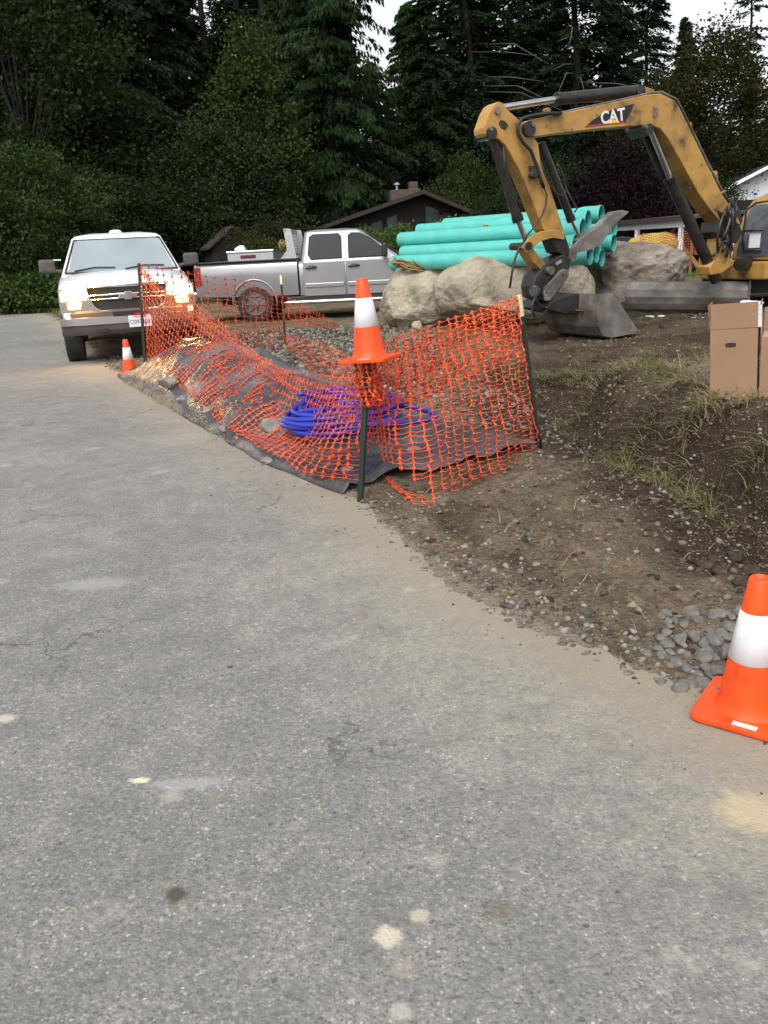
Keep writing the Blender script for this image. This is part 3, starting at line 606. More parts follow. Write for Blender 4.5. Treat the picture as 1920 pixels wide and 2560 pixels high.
# ------------------------------------------------------------------ orange net
def make_net(name, label, surf, L, Hn, cw=.062, rh=.041, seed=1, skip=None, kn=1., vw=1., hw_=1.):
    r = np.random.default_rng(seed); nc, nr = max(3, int(L/cw)), max(3, int(Hn/rh))
    s, t = np.meshgrid(np.linspace(0, 1, nc+1), np.linspace(0, 1, nr+1), indexing='ij')
    e = 1e-3
    P = surf(s, t)+r.normal(0, .004, (*s.shape, 3))
    du = surf(np.clip(s+.01, 0, 1), t)-surf(np.clip(s-.01, 0, 1), t); dv = surf(s, np.clip(t+.01, 0, 1))-surf(s, np.clip(t-.01, 0, 1))
    du /= np.linalg.norm(du, axis=-1, keepdims=True)+1e-9; dv /= np.linalg.norm(dv, axis=-1, keepdims=True)+1e-9
    V = []; Fq = []
    def ribbon(A, B, wA, wB, dirs, mid=None, wm=None):
        n = len(A); o = sum(len(x) for x in V)
        if mid is None: rows = [(A, wA), (B, wB)]
        else: rows = [(A, wA), (mid, wm), (B, wB)]
        for Q, w_ in rows: V.append(np.concatenate([Q-dirs*w_, Q+dirs*w_], 0))
        for k_ in range(len(rows)-1):
            i = np.arange(n); a = o+k_*2*n; Fq.append(np.stack([a+i, a+n+i, a+3*n+i, a+2*n+i], -1))
    fl = lambda x: x.reshape(-1, 3)
    # knots: long diamonds along the vertical lines
    kk = np.ones(s.shape, bool) if skip is None else ~skip(s, t)
    h = rh*.34; K = P[kk]; U_ = du[kk]; W_ = dv[kk]; sz = (1+r.normal(0, .12, len(K)))[:, None]
    ribbon(K-W_*h*sz, K+W_*h*sz, .0035, .0035, U_, K, .0125*kn*sz)
    m_ = kk[:, 1:] & kk[:, :-1]
    A, B = P[:, :-1][m_], P[:, 1:][m_]; Ud = du[:, :-1][m_]
    ribbon(A, B, .0040*vw, .0040*vw, Ud, (A+B)/2, .0026*vw)
    m_ = kk[1:] & kk[:-1]
    A, B = P[:-1][m_], P[1:][m_]; Wd = dv[:-1][m_]
    mid = (A+B)/2+Wd*(-.006+r.normal(0, .004, (len(A), 1)))
    ribbon(A, B, .0036*hw_, .0036*hw_, Wd, mid, .0019*hw_)
    o = np_mesh(name, np.concatenate(V), np.concatenate(Fq), MT['net'])
    md = o.modifiers.new('thickness', 'SOLIDIFY'); md.thickness = .0018
    return o
def curve(pts): 
    P = np.array([np.asarray(p, float) for p in pts]); n = len(P)
    seg = np.linalg.norm(np.diff(P, axis=0), axis=1); c = np.concatenate([[0], np.cumsum(seg)])/seg.sum()
    # smooth by resampling
    tt = np.linspace(0, 1, 200); Q = np.stack([np.interp(tt, c, P[:, k]) for k in range(3)], -1)
    ker = np.hanning(21); ker /= ker.sum(); Qp = np.pad(Q, ((10, 10), (0, 0)), 'edge'); Q2 = np.stack([np.convolve(Qp[:, k], ker, 'valid') for k in range(3)], -1); Q2[0] = Q[0]; Q2[-1] = Q[-1]
    return lambda s: np.stack([np.interp(s, tt, Q2[:, k]) for k in range(3)], -1)
def sheet(top, bot, sag=None, wave=.03, seed=0, drape=False, tw=None):
    T, B = curve(top), curve(bot)
    def f(s, t):
        t2 = t if tw is None else tw(s, t)
        P = B(s)*(1-t2[..., None])+T(s)*t2[..., None]
        if sag: P = P+sag(s, t)
        nz = fbm(np.stack([s*7, t*3, np.zeros_like(s)+seed], -1), 3); nz2 = fbm(np.stack([s*9, t*4, np.zeros_like(s)+seed+9], -1), 3)
        P = P+np.stack([nz*wave, nz2*wave*1.3, nz*wave*.4], -1)
        if drape:
            zz = relief(P[..., 0].ravel(), P[..., 1].ravel())[0].reshape(P.shape[:-1])+.045
            P[..., 2] = np.maximum(P[..., 2], zz)
        return P
    return f
net = thing('safety_net', 'torn orange plastic safety net strung between four posts around the tarp', 'safety net', tuple(POST))
def netpart(o): o.parent = net; o.location = -np.array(POST); return o
# right panel, post with cone to leaning post
TP = at(908, 905, POST[1]); 
topR = [TP, at(962, 845, 5.15), at(1040, 812, 5.25), at(1130, 785, 5.4), at(1220, 762, 5.5), at(1290, 743, 5.62)]
botR = [ground(925, 1175, .02), ground(985, 1245, .03), ground(1085, 1250, .05), ground(1180, 1200, .05), ground(1270, 1170, .03), ground(1346, 1140, .0)]
netpart(make_net('net_panel', None, sheet(topR, botR, lambda s, t: np.stack([0*s, -.05*np.sin(np.pi*s)*np.sin(np.pi*t), -.03*np.sin(np.pi*s)*t], -1), .035, 1), 1.42, 1.18, seed=2, cw=.066, rh=.036, kn=1.2, vw=1.5, hw_=.8,
        skip=lambda s, t: (t < (.05+.16*np.abs(np.sin(s*23+1)))*(s < .42)) | ((t < .30) & (s > .0) & (s < .10)) | ((t < .2) & (s > .20) & (s < .27))))
# second layer folded over behind it
topR2 = [at(910, 930, 4.95), at(1000, 880, 5.3), at(1130, 815, 5.5), at(1285, 748, 5.68)]
botR2 = [at(915, 1010, 4.95), at(1010, 1010, 5.25), at(1130, 960, 5.5), at(1300, 880, 5.68)]
netpart(make_net('net_panel', None, sheet(topR2, botR2, None, .05, 5), 1.5, .55, seed=12, cw=.058, rh=.04))
# front drape lying over the tarp
topF = [at(353, 668, LP[1]-.03), at(395, 725, 10.9), at(450, 760, 10.3), at(520, 805, 9.5), at(600, 868, 8.6), at(700, 930, 7.2), at(790, 968, 6.1), at(903, 992, POST[1]+.05)]
botF = [ground(372, 925, .05), ground(400, 955, .1), ground(541, 1045, .1), ground(590, 1080, .1), ground(654, 1117, .1), ground(796, 1190, .07), ground(898, 1200, .08)]
netpart(make_net('net_panel', None, sheet(topF, botF, lambda s, t: np.stack([0*s, .0*s, -.35*np.sin(np.pi*np.clip(s, 0, 1))*np.sin(np.pi*t)*(.4+.6*t)], -1), .03, 3, True), 8.0, 1.12, seed=3, cw=.115, rh=.064, kn=1.35, vw=.8, hw_=.75))
# bunched top rope of that drape
def bunch(s, t):
    Tp = curve(topF)(s); a = fbm(np.stack([s*14, t*9, 0*s], -1), 3)
    return Tp+np.stack([.03*a, .06*(t-.5), (t-.5)*.16*(.5+np.abs(np.sin(s*5)))+.03*a-.03], -1)
netpart(make_net('net_fold', None, bunch, 8.0, .26, seed=4, cw=.13, rh=.06))
# back panel, left post to yellow-tipped post
topB = [at(353, 664, LP[1]), at(420, 672, 11.9), at(520, 690, 12.4), at(610, 704, 12.8), at(706, 735, BP[1]-.03)]
botB = [ground(370, 925, .0), at(430, 905, 12.0), at(540, 870, 12.6), at(620, 862, 12.9), at(712, 862, BP[1]-.03)]
netpart(make_net('net_panel', None, sheet(topB, botB, None, .05, 6), 2.9, 1.15, seed=6, cw=.15, rh=.085, kn=1.3))
topC = [at(706, 737, BP[1]), at(760, 762, 13.7), at(846, 812, 14.6)]
botC = [at(708, 800, BP[1]), at(770, 815, 13.7), at(840, 822, 14.6)]
netpart(make_net('net_panel', None, sheet(topC, botC, None, .05, 7), 1.7, .5, seed=7, cw=.12, rh=.06))
# sagging panel from the yellow-tipped post to the cone post
topD = [at(708, 838, BP[1]-.05), at(760, 850, 11.2), at(810, 858, 9.3), at(860, 885, 7.2), at(903, 908, POST[1]+.1)]
botD = [at(712, 868, BP[1]-.05), at(760, 915, 11.2), at(800, 950, 9.3), at(850, 985, 7.2), at(905, 1000, POST[1]+.1)]
netpart(make_net('net_panel', None, sheet(topD, botD, None, .07, 8), 6.5, .55, seed=8, cw=.13, rh=.08, kn=1.3))
# gathered knot of net below the cone
def gather(s, t):
    a = s*5.5; rr = .055+.05*np.abs(fbm(np.stack([s*5, t*5, 0*s], -1), 3))
    q = at(912, 915, POST[1])-np.array(at(912, 1010, POST[1])); q0 = at(912, 1010, POST[1])
    return q0+q*t[..., None]+np.stack([np.cos(a)*rr+.04*(1-t), np.sin(a)*rr, 0*s], -1)
netpart(make_net('net_fold', None, gather, .55, .36, seed=9, cw=.06, rh=.045, hw_=.8))
# torn tail trailing on the ground
tailT = [ground(950, 1180, .06), ground(1010, 1225, .06), ground(1060, 1240, .05)]; tailB = [ground(985, 1215, .04), ground(1040, 1262, .03), ground(1090, 1262, .03)]
netpart(make_net('net_tail', None, sheet(tailT, tailB, None, .03, 10), .42, .16, seed=10, cw=.05, rh=.04))

# ------------------------------------------------------------------ tarp
na, nb = 190, 60
A_, B_ = np.meshgrid(np.linspace(0, 1, na), np.linspace(0, 1, nb), indexing='ij')
E0 = poly_at(TEDGE, A_[:, 0]); wid = np.interp(A_[:, 0], [0, .1, .5, .8, 1], [.9, 1.6, 1.75, 1.5, 1.45])
dirA = np.stack([np.interp(A_[:, 0], [0, .9, 1], [TD[0], TD[0], .905]), np.interp(A_[:, 0], [0, .9, 1], [TD[1], TD[1], .425])], -1)
TX = E0[:, None, 0]+dirA[:, None, 0]*wid[:, None]*B_+.035*fbm2(A_*14, B_*0, 1., 3)*(B_ < .05)
TY = E0[:, None, 1]+dirA[:, None, 1]*wid[:, None]*B_
TZ = relief(TX.ravel(), TY.ravel())[0].reshape(TX.shape)
ker = np.hanning(7); ker /= ker.sum()
for ax_ in (0, 1): TZ = np.apply_along_axis(lambda r_: np.convolve(np.pad(r_, 3, 'edge'), ker, 'valid'), ax_, TZ)
wr = fbm(np.stack([A_*16+B_*3, B_*3.2, 0*A_], -1), 4); wr2 = 1-np.abs(fbm(np.stack([A_*26, B_*2.2+A_*4, 0*A_+4], -1), 3))*2
TZ = np.maximum(TZ, .005)+.018+.038*wr+.034*wr2*sstep(B_, .0, .15)+.022*np.exp(-((B_-.03)/.03)**2)*(1+1.2*wr)+.05*np.exp(-((A_-.985)/.018)**2)*(.5+wr)
TZ[:, 0] = .004; TZ[:, 1] = np.minimum(TZ[:, 1], .03+.02*wr[:, 1])
heapz = .26*np.exp(-((TX-1.0)/.62)**2-((TY-6.75)/.75)**2); TZ = TZ-np.clip(heapz-.07, 0, .1)*1.2
ti = np.arange(na*nb).reshape(na, nb); tq = np.stack([ti[:-1, :-1], ti[1:, :-1], ti[1:, 1:], ti[:-1, 1:]], -1).reshape(-1, 4)
tp = np_mesh('tarp', np.stack([TX, TY, TZ], -1).reshape(-1, 3), tq, MT['tarp'], smooth=True)
tp.modifiers.new('thickness', 'SOLIDIFY').thickness = .003
tag(tp, 'wrinkled black plastic tarp over the soil mound along the road edge', 'tarp')

# ------------------------------------------------------------------ blue pipe coil
g = ground(862, 1098, .1); cx, cy = g[0], g[1]; cz = gz(cx, cy)+.05
pts = []; turns = 11; r_ = np.random.default_rng(5)
ox, oy, rr_, tl, ta = [r_.normal(0, s_, turns+2) for s_ in (.05, .05, .03, .10, 2.)]
N = 40
for i in range(turns*N):
    k_ = i/N; q = int(k_); f_ = k_-q; L_ = lambda a: a[q]*(1-f_)+a[q+1]*f_
    th = 2*math.pi*k_+2.6; R_ = .40+L_(rr_); big_ = max(0, 1-abs(k_-6.5)/.55)
    x = R_*math.cos(th)+L_(ox); y = R_*math.sin(th)*.95+L_(oy)
    if big_ > 0: x += .36*big_*max(0, math.cos(th))
    zt = L_(tl)*math.cos(th-L_(ta))
    z = .02+.0165*k_+.55*abs(zt)+.02*math.sin(th+1.)*(k_/turns)
    if big_ > 0: z -= .06*big_*max(0, math.cos(th))
    lim = gz(cx+x, cy+y)+.04-cz
    pts.append((x, y, max(z, lim)))
coil = tag(MB().tube(pts, .0185, 10).build('pipe_coil', MT['hose'], smooth=True), 'loose coil of bright blue plastic water pipe lying on the tarp', 'pipe coil'); coil.location = (cx, cy, cz)

# ------------------------------------------------------------------ teal sewer pipes
TL = [(1003, 618), (985+12, 620), (1010, 640), (1035, 605), (1015, 663), (1060, 603), (1020, 650), (1100, 662), (1120, 674), (1050, 640), (1090, 680), (1100, 610)]
PR = [(1504, 536), (1478, 552), (1449, 572), (1541, 572), (1512, 610), (1535, 606), (1486, 634), (1515, 640), (1462, 640), (1402, 640), (1440, 610), (1478, 590)]
LEFTE = [(1040, 601), (1020, 606), (1010, 618), (1060, 612), (1030, 634), (1050, 640), (1005, 637), (1035, 658), (1022, 668), (1000, 655), (1045, 622), (1030, 618)]
order = [0, 1, 2, 3, 4, 5, 6, 7, 8, 9, 10, 11]
pl_lab = ['topmost teal pipe, highest open end in the stack', 'teal pipe just below the topmost, end beside the raised thumb', 'teal pipe with open end right behind the excavator stick', 'teal pipe end farthest right, above the jagged boulder',
          'teal pipe end in the middle right of the stack with dark gasket', 'rightmost low teal pipe end beside the jagged boulder', 'teal pipe end low under the excavator thumb', 'bottom right teal pipe end resting over the dark gap',
          'lowest teal pipe of the stack, partly hidden by the bucket coupler', 'front teal pipe whose left end sits lowest beside the silver hood', 'teal pipe in the middle of the stack behind the stick', 'teal pipe buried in the centre of the stack']
dep = [0, .0, -.12, .12, 0, .16, -.16, .05, -.12, -.22, -.05, .02]
R_ = .138
axd = at(1072, 620, 17.9)-at(1500, 596, 15.9); PL_ = float(np.linalg.norm(axd)); axd /= PL_
e1 = unit3 = np.cross(axd, [0, 0, 1.]); e1 /= np.linalg.norm(e1); e2 = np.cross(e1, axd); e2 = -e2 if e2[2] < 0 else e2
P0_ = at(1500, 596, 15.9); Q = []
for u, v_ in PR:
    q = on_plane(u, v_, P0_, axd)-P0_; Q.append([q@e1, q@e2])
Q = np.array(Q)
for it in range(200):
    for i in range(12):
        for j in range(i):
            d = Q[i]-Q[j]; L = np.linalg.norm(d)+1e-9
            if L < 2*R_*1.08: h_ = d/L*(2*R_*1.08-L)*.25; Q[i] += h_; Q[j] -= h_
ext = [-.35, -.1, .1, .25, -.2, .3, .05, .15, -.25, .2, -.1, 0]
off_r = [0, .05, -.06, .04, .1, 0, -.04, .08, -.1, -.5, .0, .12]
for i in range(12):
    b_ = P0_+e1*Q[i, 0]+e2*Q[i, 1]+axd*off_r[i]; L = PL_+ext[i]; a_ = b_+axd*L
    o = thing('sewer_pipe', pl_lab[i], 'pipe', tuple(a_), 0, 'teal plastic pipes stacked on the boulders')
    o.rotation_euler = Vector(b_-a_).to_track_quat('Z', 'Y').to_euler()
    MB().lathe([(R_*.2, .001), (R_*.9, .0), (R_, .03), (R_, L-.42), (R_*1.13, L-.34), (R_*1.13, L-.06), (R_*1.17, L-.05), (R_*1.17, L), (R_*1.07, L), (R_*1.03, L-.10), (R_*1.0, L-.105), (R_*.94, L-.35), (R_*.93, .4), (.001, .3)], 32).build('tube', MT['teal'], o, smooth=True, auto=.6)
    MB().lathe([(R_*1.0, L-.085), (R_*1.035, L-.08), (R_*.98, L-.14), (R_*.93, L-.15)], 32).build('gasket', MT['teal_in'], o, smooth=True)
def rope_coil(label, c, rx, ry, turns, up=.04, th=.013, tilt=0, seed=1):
    r_ = np.random.default_rng(seed); pts = []
    for i in range(turns*24):
        k_ = i/24; a = 2*math.pi*k_+r_.normal(0, .05); q = 1-.5*abs(math.sin(k_*2.1+seed)); 
        pts.append((rx*q*math.cos(a)+.03*math.sin(k_*3), ry*q*math.sin(a), up*math.sin(k_*1.7)+.02*r_.normal()+tilt*rx*q*math.cos(a)))
    o = MB().tube(pts, th, 6).build('rope_coil', MT['rope'], smooth=True); o.location = tuple(c); return tag(o, label, 'rope', 'coils of old rope')
rope_coil('tangled tan rope lying on top of the rounded boulder', at(1020, 664, 15.75), .30, .14, 9, .05, .018, -.35, 2)
rope_coil('small knot of tan rope on top of the teal pipes', at(1228, 566, 16.55), .22, .08, 6, .04, .018, .2, 3)
MB_ = MB().tube([at(1225, 570, 16.4), at(1208, 590, 16.35), at(1203, 615, 16.35), at(1207, 640, 16.4), at(1222, 652, 16.45)], .014, 6)
tag(MB_.build('rope', MT['rope'], smooth=True), 'single tan rope hanging round the front of the teal pipe stack', 'rope')
pa, pb_ = at(1180, 664, 15.0), at(1312, 634, 15.2)
tag(MB().prism([pa+np.array((0, -.1, -.05)), pa+np.array((0, .1, -.05)), pa+np.array((0, .1, .05)), pa+np.array((-.02, -.1, .06))], pb_-pa).build('plank', MT['wood'], bevel=.012), 'weathered brown plank lying on the long boulder below the pipes', 'plank')
for u, v_, L, lab in ((1775, 787, .62, 'white board half buried in soil beside the cardboard boxes'), (1625, 782, .13, 'small white chip in the soil left of the white board'), (1655, 783, .12, 'small white chip in the soil nearest the white board')):
    g = ground(u, v_, .12); o = MB().box((0, 0, .012), (L, .09, .03)).build('board', MT['white_board'], bevel=.008); o.location = (g[0], g[1], gz(g[0], g[1])+.01); o.rotation_euler = (.1, .05, .1); tag(o, lab, 'board')

# ------------------------------------------------------------------ vehicles
def wheel(parent, x, y, r=.40, wd=.27, side=1, hub='wheel', spokes=0):
    """side = +1 when the outer face looks to +y"""
    t = bpy.data.objects.new('wheel', None); C.objects.link(t); t.parent = parent; t.location = (x, y, r); t.empty_display_size = .1
    h = wd/2
    b = MB().lathe([(r*.60, -h), (r*.86, -h), (r*.96, -h*.86), (r, -h*.6), (r, h*.6), (r*.96, h*.86), (r*.86, h), (r*.60, h)], 36, axis='y')
    for k_ in range(30):
        a = 2*math.pi*k_/30
        for sy in (-.33, 0, .33): b.box((math.cos(a+sy*.2)*(r+.001), sy*wd, math.sin(a+sy*.2)*(r+.001)), (.010, wd*.24, .045), Matrix.Rotation(-a, 3, 'Y'))
    b.build('tyre', MT['tyre'], t, auto=.6)
    s = side*h
    q = MB().lathe([(r*.61, s*.7), (r*.62, s*1.0), (r*.56, s*1.0), (r*.50, s*.55), (r*.2, s*.62), (r*.17, s*.95), (.001, s*.98)], 32, axis='y')
    if spokes:
        for k_ in range(spokes):
            a = 2*math.pi*k_/spokes; q.box((math.cos(a)*r*.38, s*.72, math.sin(a)*r*.38), (r*.40, .03, r*.10), Matrix.Rotation(-a, 3, 'Y'))
    q.build('rim', MT[hub], t, auto=.5)
def rrect(x0, x1, hw, z, rc, n=4):
    pts = []
    for cx_, cy_, a0 in ((x1-rc, hw-rc, 0), (x0+rc, hw-rc, 90), (x0+rc, -hw+rc, 180), (x1-rc, -hw+rc, 270)):
        for k_ in range(n+1):
            a = math.radians(a0+90*k_/n); pts.append((cx_+rc*math.cos(a), cy_+rc*math.sin(a), z))
    return pts
def section(x, hw, zb, zt, crown, tuck=.05, n=5):
    """half-rounded body cross-section, closed ring, at station x"""
    R = [(hw-.10, zb), (hw-tuck*.5, zb+.05), (hw-.01, zb+(zt-zb)*.35), (hw, zb+(zt-zb)*.62), (hw-.015, zt-.12), (hw-.05, zt-.04), (hw-.13, zt), (hw*.5, zt+crown*.8), (0, zt+crown)]
    return [(x, y, z) for y, z in R]+[(x, -y, z) for y, z in reversed(R[:-1])]
def arch_cutters(xs, r, hw):
    o = []
    for x in xs:
        for s in (1, -1):
            k_ = MB().cyl((x, s*(hw-.42), .44), (x, s*(hw+.2), .44), r, n=32).build('cutter', MT['black']); o.append(k_)
    return o
def greenhouse(x0b, x1b, hwb, zb, x0t, x1t, hwt, zt, crown=.06):
    rings = []
    for z, t in ((zb, 0), (zb+(zt-zb)*.5, .5), (zt-.03, .96), (zt, 1.0)):
        rings.append(rrect(x0b+(x0t-x0b)*t, x1b+(x1t-x1b)*t, hwb+(hwt-hwb)*t, z, .10))
    rings.append(rrect(x0t+.05, x1t-.10, hwt-.06, zt+crown*.55, .10)); rings.append(rrect(x0t+.25, x1t-.3, hwt-.28, zt+crown, .10))
    return MB().loft(rings)

# --- white pickup, seen head-on: x forward from the front bumper
wt = thing('pickup_truck', 'white pickup truck facing us with its headlights on at the road edge', 'pickup truck', (-3.567, 12.712, 0.), -1.268)
FA, RA = -.98, -4.62
body = MB().loft([section(-.10, .93, .60, 1.06, .015), section(-.16, .965, .56, 1.12, .03), section(-.5, .985, .52, 1.20, .05), section(-1.0, .995, .5, 1.25, .06), section(-1.45, 1.0, .5, 1.29, .04), section(-2.4, 1.0, .48, 1.29, .0), section(-3.62, 1.0, .48, 1.29, .0)]).build('body', MT['white_paint'], wt, smooth=True, auto=.7)
boolean_cut(body, arch_cutters([FA], .47, 1.0)); body.parent = wt
cabg = greenhouse(-3.58, -1.28, .93, 1.26, -3.42, -2.02, .715, 1.83, .085).build('cab', MT['white_paint'], wt, smooth=True, auto=.7)
def slope_pt(y, t, off=.006):           # point on the windscreen slope, t=0 cowl, 1 roof
    x = -1.28+(-2.02+1.28)*t; z = 1.26+.57*t
    return (x+off*1.2, y, z+off)
ws = MB().prism([slope_pt(y, t) for y, t in ((.84, .10), (.80, .16), (.665, .90), (.60, .95), (-.60, .95), (-.665, .90), (-.80, .16), (-.84, .10), (0, .06))], (.004, 0, .004)).build('windscreen', MT['glass'], wt)
fr = MB()
for a, b in (((.86, .08), (.68, .93)), ((-.86, .08), (-.68, .93)), ((.68, .95), (-.68, .95)), ((.86, .07), (-.86, .07))): fr.tube([slope_pt(a[0], a[1], .008), slope_pt(b[0], b[1], .008)], .013, 6)
fr.build('windscreen_seal', MT['black'], wt)
wp_ = MB()
for y0, y1 in ((-.72, -.1), (.05, .66)):
    wp_.tube([slope_pt(y0, .10, .02), slope_pt((y0+y1)/2, .17, .025), slope_pt(y1, .15, .02)], .011, 6)
wp_.build('wiper', MT['black'], wt)
for s in (1, -1):
    sy = lambda z: s*(.93+(.715-.93)*(z-1.26)/.57+.004)
    MB().prism([(x, sy(z), z) for x, z in ((-1.62, 1.33), (-2.12, 1.74), (-2.62, 1.76), (-2.62, 1.33))], (0, s*.004, 0)).build('side_window', MT['tint'], wt)
    MB().prism([(x, sy(z), z) for x, z in ((-2.72, 1.33), (-2.72, 1.76), (-3.3, 1.76), (-3.38, 1.33))], (0, s*.004, 0)).build('side_window', MT['tint'], wt)
    mm = MB().box((-1.72, s*1.13, 1.43), (.12, .25, .21)).build('mirror', MT['trim'], wt, bevel=.045, seg=3)
    MB().tube([(-1.72, s*.92, 1.34), (-1.72, s*1.04, 1.36)], .03, 8).build('mirror_arm', MT['trim'], mm)
    if s == -1: MB().box((-1.73, -.985, 1.52), (.05, .16, .02)).build('mirror_arm', MT['white_paint'], mm, bevel=.008)
MB().lathe([(.001, .0), (.001, .055), (.07, .05), (.10, .03), (.105, 0)][::-1], 20, (-2.35, 0, 1.91)).build('roof_beacon', MT['white_paint'], wt, smooth=True)
bed = MB().loft([section(-3.64, 1.0, .5, 1.31, 0), section(-5.75, 1.0, .52, 1.31, 0), section(-5.85, .98, .55, 1.30, 0)]).build('bed', MT['white_paint'], wt, smooth=True, auto=.7)
cut = MB().box((-4.72, 0, 1.25), (2.0, 1.62, .8)).build('cutter', MT['black'])
boolean_cut(bed, arch_cutters([RA], .47, 1.0)+[cut])
# front end
gl = MB().prism([(-.065, y, z) for y, z in ((-.56, 1.10), (.56, 1.10), (.50, .83), (.40, .775), (-.40, .775), (-.50, .83))], (-.06, 0, 0)).build('grille', MT['black'], wt)
fr = MB()
loop = [(-.045, y, z) for y, z in ((-.575, 1.115), (-.555, .97), (-.50, .83), (-.41, .768), (0, .76), (.41, .768), (.50, .83), (.555, .97), (.575, 1.115))]
fr.tube(loop, .017, 8); fr.tube([(-.045, -.59, 1.115), (.0-.04, 0, 1.125), (-.045, .59, 1.115)], .018, 8); fr.build('grille_surround', MT['chrome'], gl, smooth=True)
br = MB(); br.tube([(-.045, -.55, .995), (-.035, 0, 1.0), (-.045, .55, .995)], .013, 8); br.tube([(-.045, -.54, .935), (-.035, 0, .94), (-.045, .54, .935)], .013, 8); br.build('grille_bar', MT['chrome'], gl, smooth=True)
emb = [(-.155, .935), (-.115, 1.0), (-.045, 1.0), (-.045, 1.028), (.06, 1.028), (.06, 1.0), (.155, 1.0), (.115, .94), (.05, .94), (.05, .912), (-.055, .912), (-.055, .935)]
MB().prism([(-.018, y, z) for y, z in emb], (-.02, 0, 0)).build('emblem', MT['chrome'], gl, bevel=.004)
for s in (1, -1):
    MB().prism([(-.075, s*y, z) for y, z in ((.60, 1.10), (.93, 1.08), (.945, .93), (.575, .935))], (-.05, 0, 0)).build('headlight', MT['lamp'], wt, bevel=.012)
    MB().prism([(-.078, s*y, z) for y, z in ((.66, .912), (.86, .908), (.86, .81), (.68, .808))], (-.05, 0, 0)).build('turn_signal', MT['amber'], wt, bevel=.01)
    MB().prism([(-.088, s*y, z) for y, z in ((.53, 1.10), (.96, 1.10), (.965, .78), (.50, .775))], (-.03, 0, 0)).build('lamp_housing', MT['chrome'], wt)
    lg = bpy.data.lights.new('headlight_glow', 'POINT'); lg.energy = 16; lg.color = (1, .50, .12); lg.shadow_soft_size = .05
    lo = bpy.data.objects.new('headlight_glow', lg); C.objects.link(lo); lo.parent = wt; lo.location = (.06, s*.77, .99)
    ld = bpy.data.lights.new('headlight_beam', 'SPOT'); ld.energy = 16; ld.color = (1, .66, .25); ld.spot_size = math.radians(50); ld.spot_blend = .9; ld.shadow_soft_size = .09
    lo = bpy.data.objects.new('headlight_beam', ld); C.objects.link(lo); lo.parent = wt; lo.location = (.0, s*.76, 1.0); lo.rotation_euler = Vector((1, .04, .02)).to_track_quat('-Z', 'Y').to_euler()
bp = MB().loft([[(x+(-.16 if abs(y) > .9 else (-.04 if abs(y) > .6 else 0)), y, z) for y in (-.99, -.95, -.7, 0, .7, .95, .99)]+[(x-.25, y, z) for y in (.99, 0, -.99)] for x, z in ((-.03, .44), (.005, .50), (.01, .755), (-.03, .785))]).build('bumper', MT['trim'], wt, smooth=True, auto=.5)
MB().loft([[(x+(-.16 if abs(y) > .9 else (-.04 if abs(y) > .6 else 0)), y, z) for y in (-.985, -.95, -.7, 0, .7, .95, .985)]+[(x-.1, y, z) for y in (.9, 0, -.9)] for x, z in ((.008, .575), (.024, .585), (.024, .685), (.008, .695))]).build('bumper_strip', MT['chrome'], bp, auto=.5)
MB().box((.006, -.0, .73), (.02, .5, .045)).build('air_slot', MT['black'], bp)
for s in (1, -1): MB().box((.008, s*.42, .50), (.01, .17, .055)).build('tow_opening', MT['black'], bp, bevel=.004)
pl = MB().box((.036, .12, .60), (.006, .32, .165)).build('licence_plate', MT['plate'], wt, bevel=.002)
pm = Matrix.Translation((.0405, .12, .588)) @ Matrix(((0, 0, 1, 0), (1, 0, 0, 0), (0, 1, 0, 0), (0, 0, 0, 1)))
text_mesh('plate_number', 'C09715F', .082, MT['plate_blue'], pl, pm)
pm2 = Matrix.Translation((.0405, .12, .662)) @ Matrix(((0, 0, 1, 0), (1, 0, 0, 0), (0, 1, 0, 0), (0, 0, 0, 1)))
text_mesh('plate_state', 'WASHINGTON', .03, MT['decal_red'], pl, pm2)
MB().box((.036, .10, .70), (.01, .10, .035)).build('red_tag', MT['decal_red'], pl)
for x in (FA, RA):
    for s in (1, -1): wheel(wt, x, s*.86, .40, .28, s)
MB().box((-2.9, 0, .50), (4.2, 1.5, .2)).build('chassis', MT['black'], wt)

# --- silver crew-cab pickup, seen from its right side: x forward from the rear axle
st = thing('pickup_truck', 'silver crew cab pickup truck parked sideways behind the net', 'pickup truck', (-2.557, 20.21, 0.), -.0555)
body = MB().loft([section(1.03, 1.0, .50, 1.27, 0), section(2.2, 1.0, .48, 1.27, 0), section(3.35, 1.0, .5, 1.27, .03), section(4.0, .99, .52, 1.24, .06), section(4.65, .96, .56, 1.14, .05), section(4.85, .88, .6, 1.02, .02)]).build('body', MT['silver_paint'], st, smooth=True, auto=.7)
boolean_cut(body, arch_cutters([3.89], .48, 1.0))
greenhouse(1.06, 3.30, .95, 1.24, 1.16, 2.42, .74, 1.86, .06).build('cab', MT['silver_paint'], st, smooth=True, auto=.7)
sy = lambda z, s: s*(.95+(.74-.95)*(z-1.24)/.62+.012)
bd = MB().loft([section(-1.30, .97, .60, 1.30, 0), section(-1.22, 1.0, .56, 1.32, 0), section(-.1, 1.0, .52, 1.32, 0), section(.99, 1.0, .52, 1.32, 0)]).build('bed', MT['silver_paint'], st, smooth=True, auto=.7)
cut = MB().box((-.13, 0, 1.3), (2.1, 1.68, .85)).build('cutter', MT['black']); boolean_cut(bd, arch_cutters([0], .48, 1.0)+[cut])
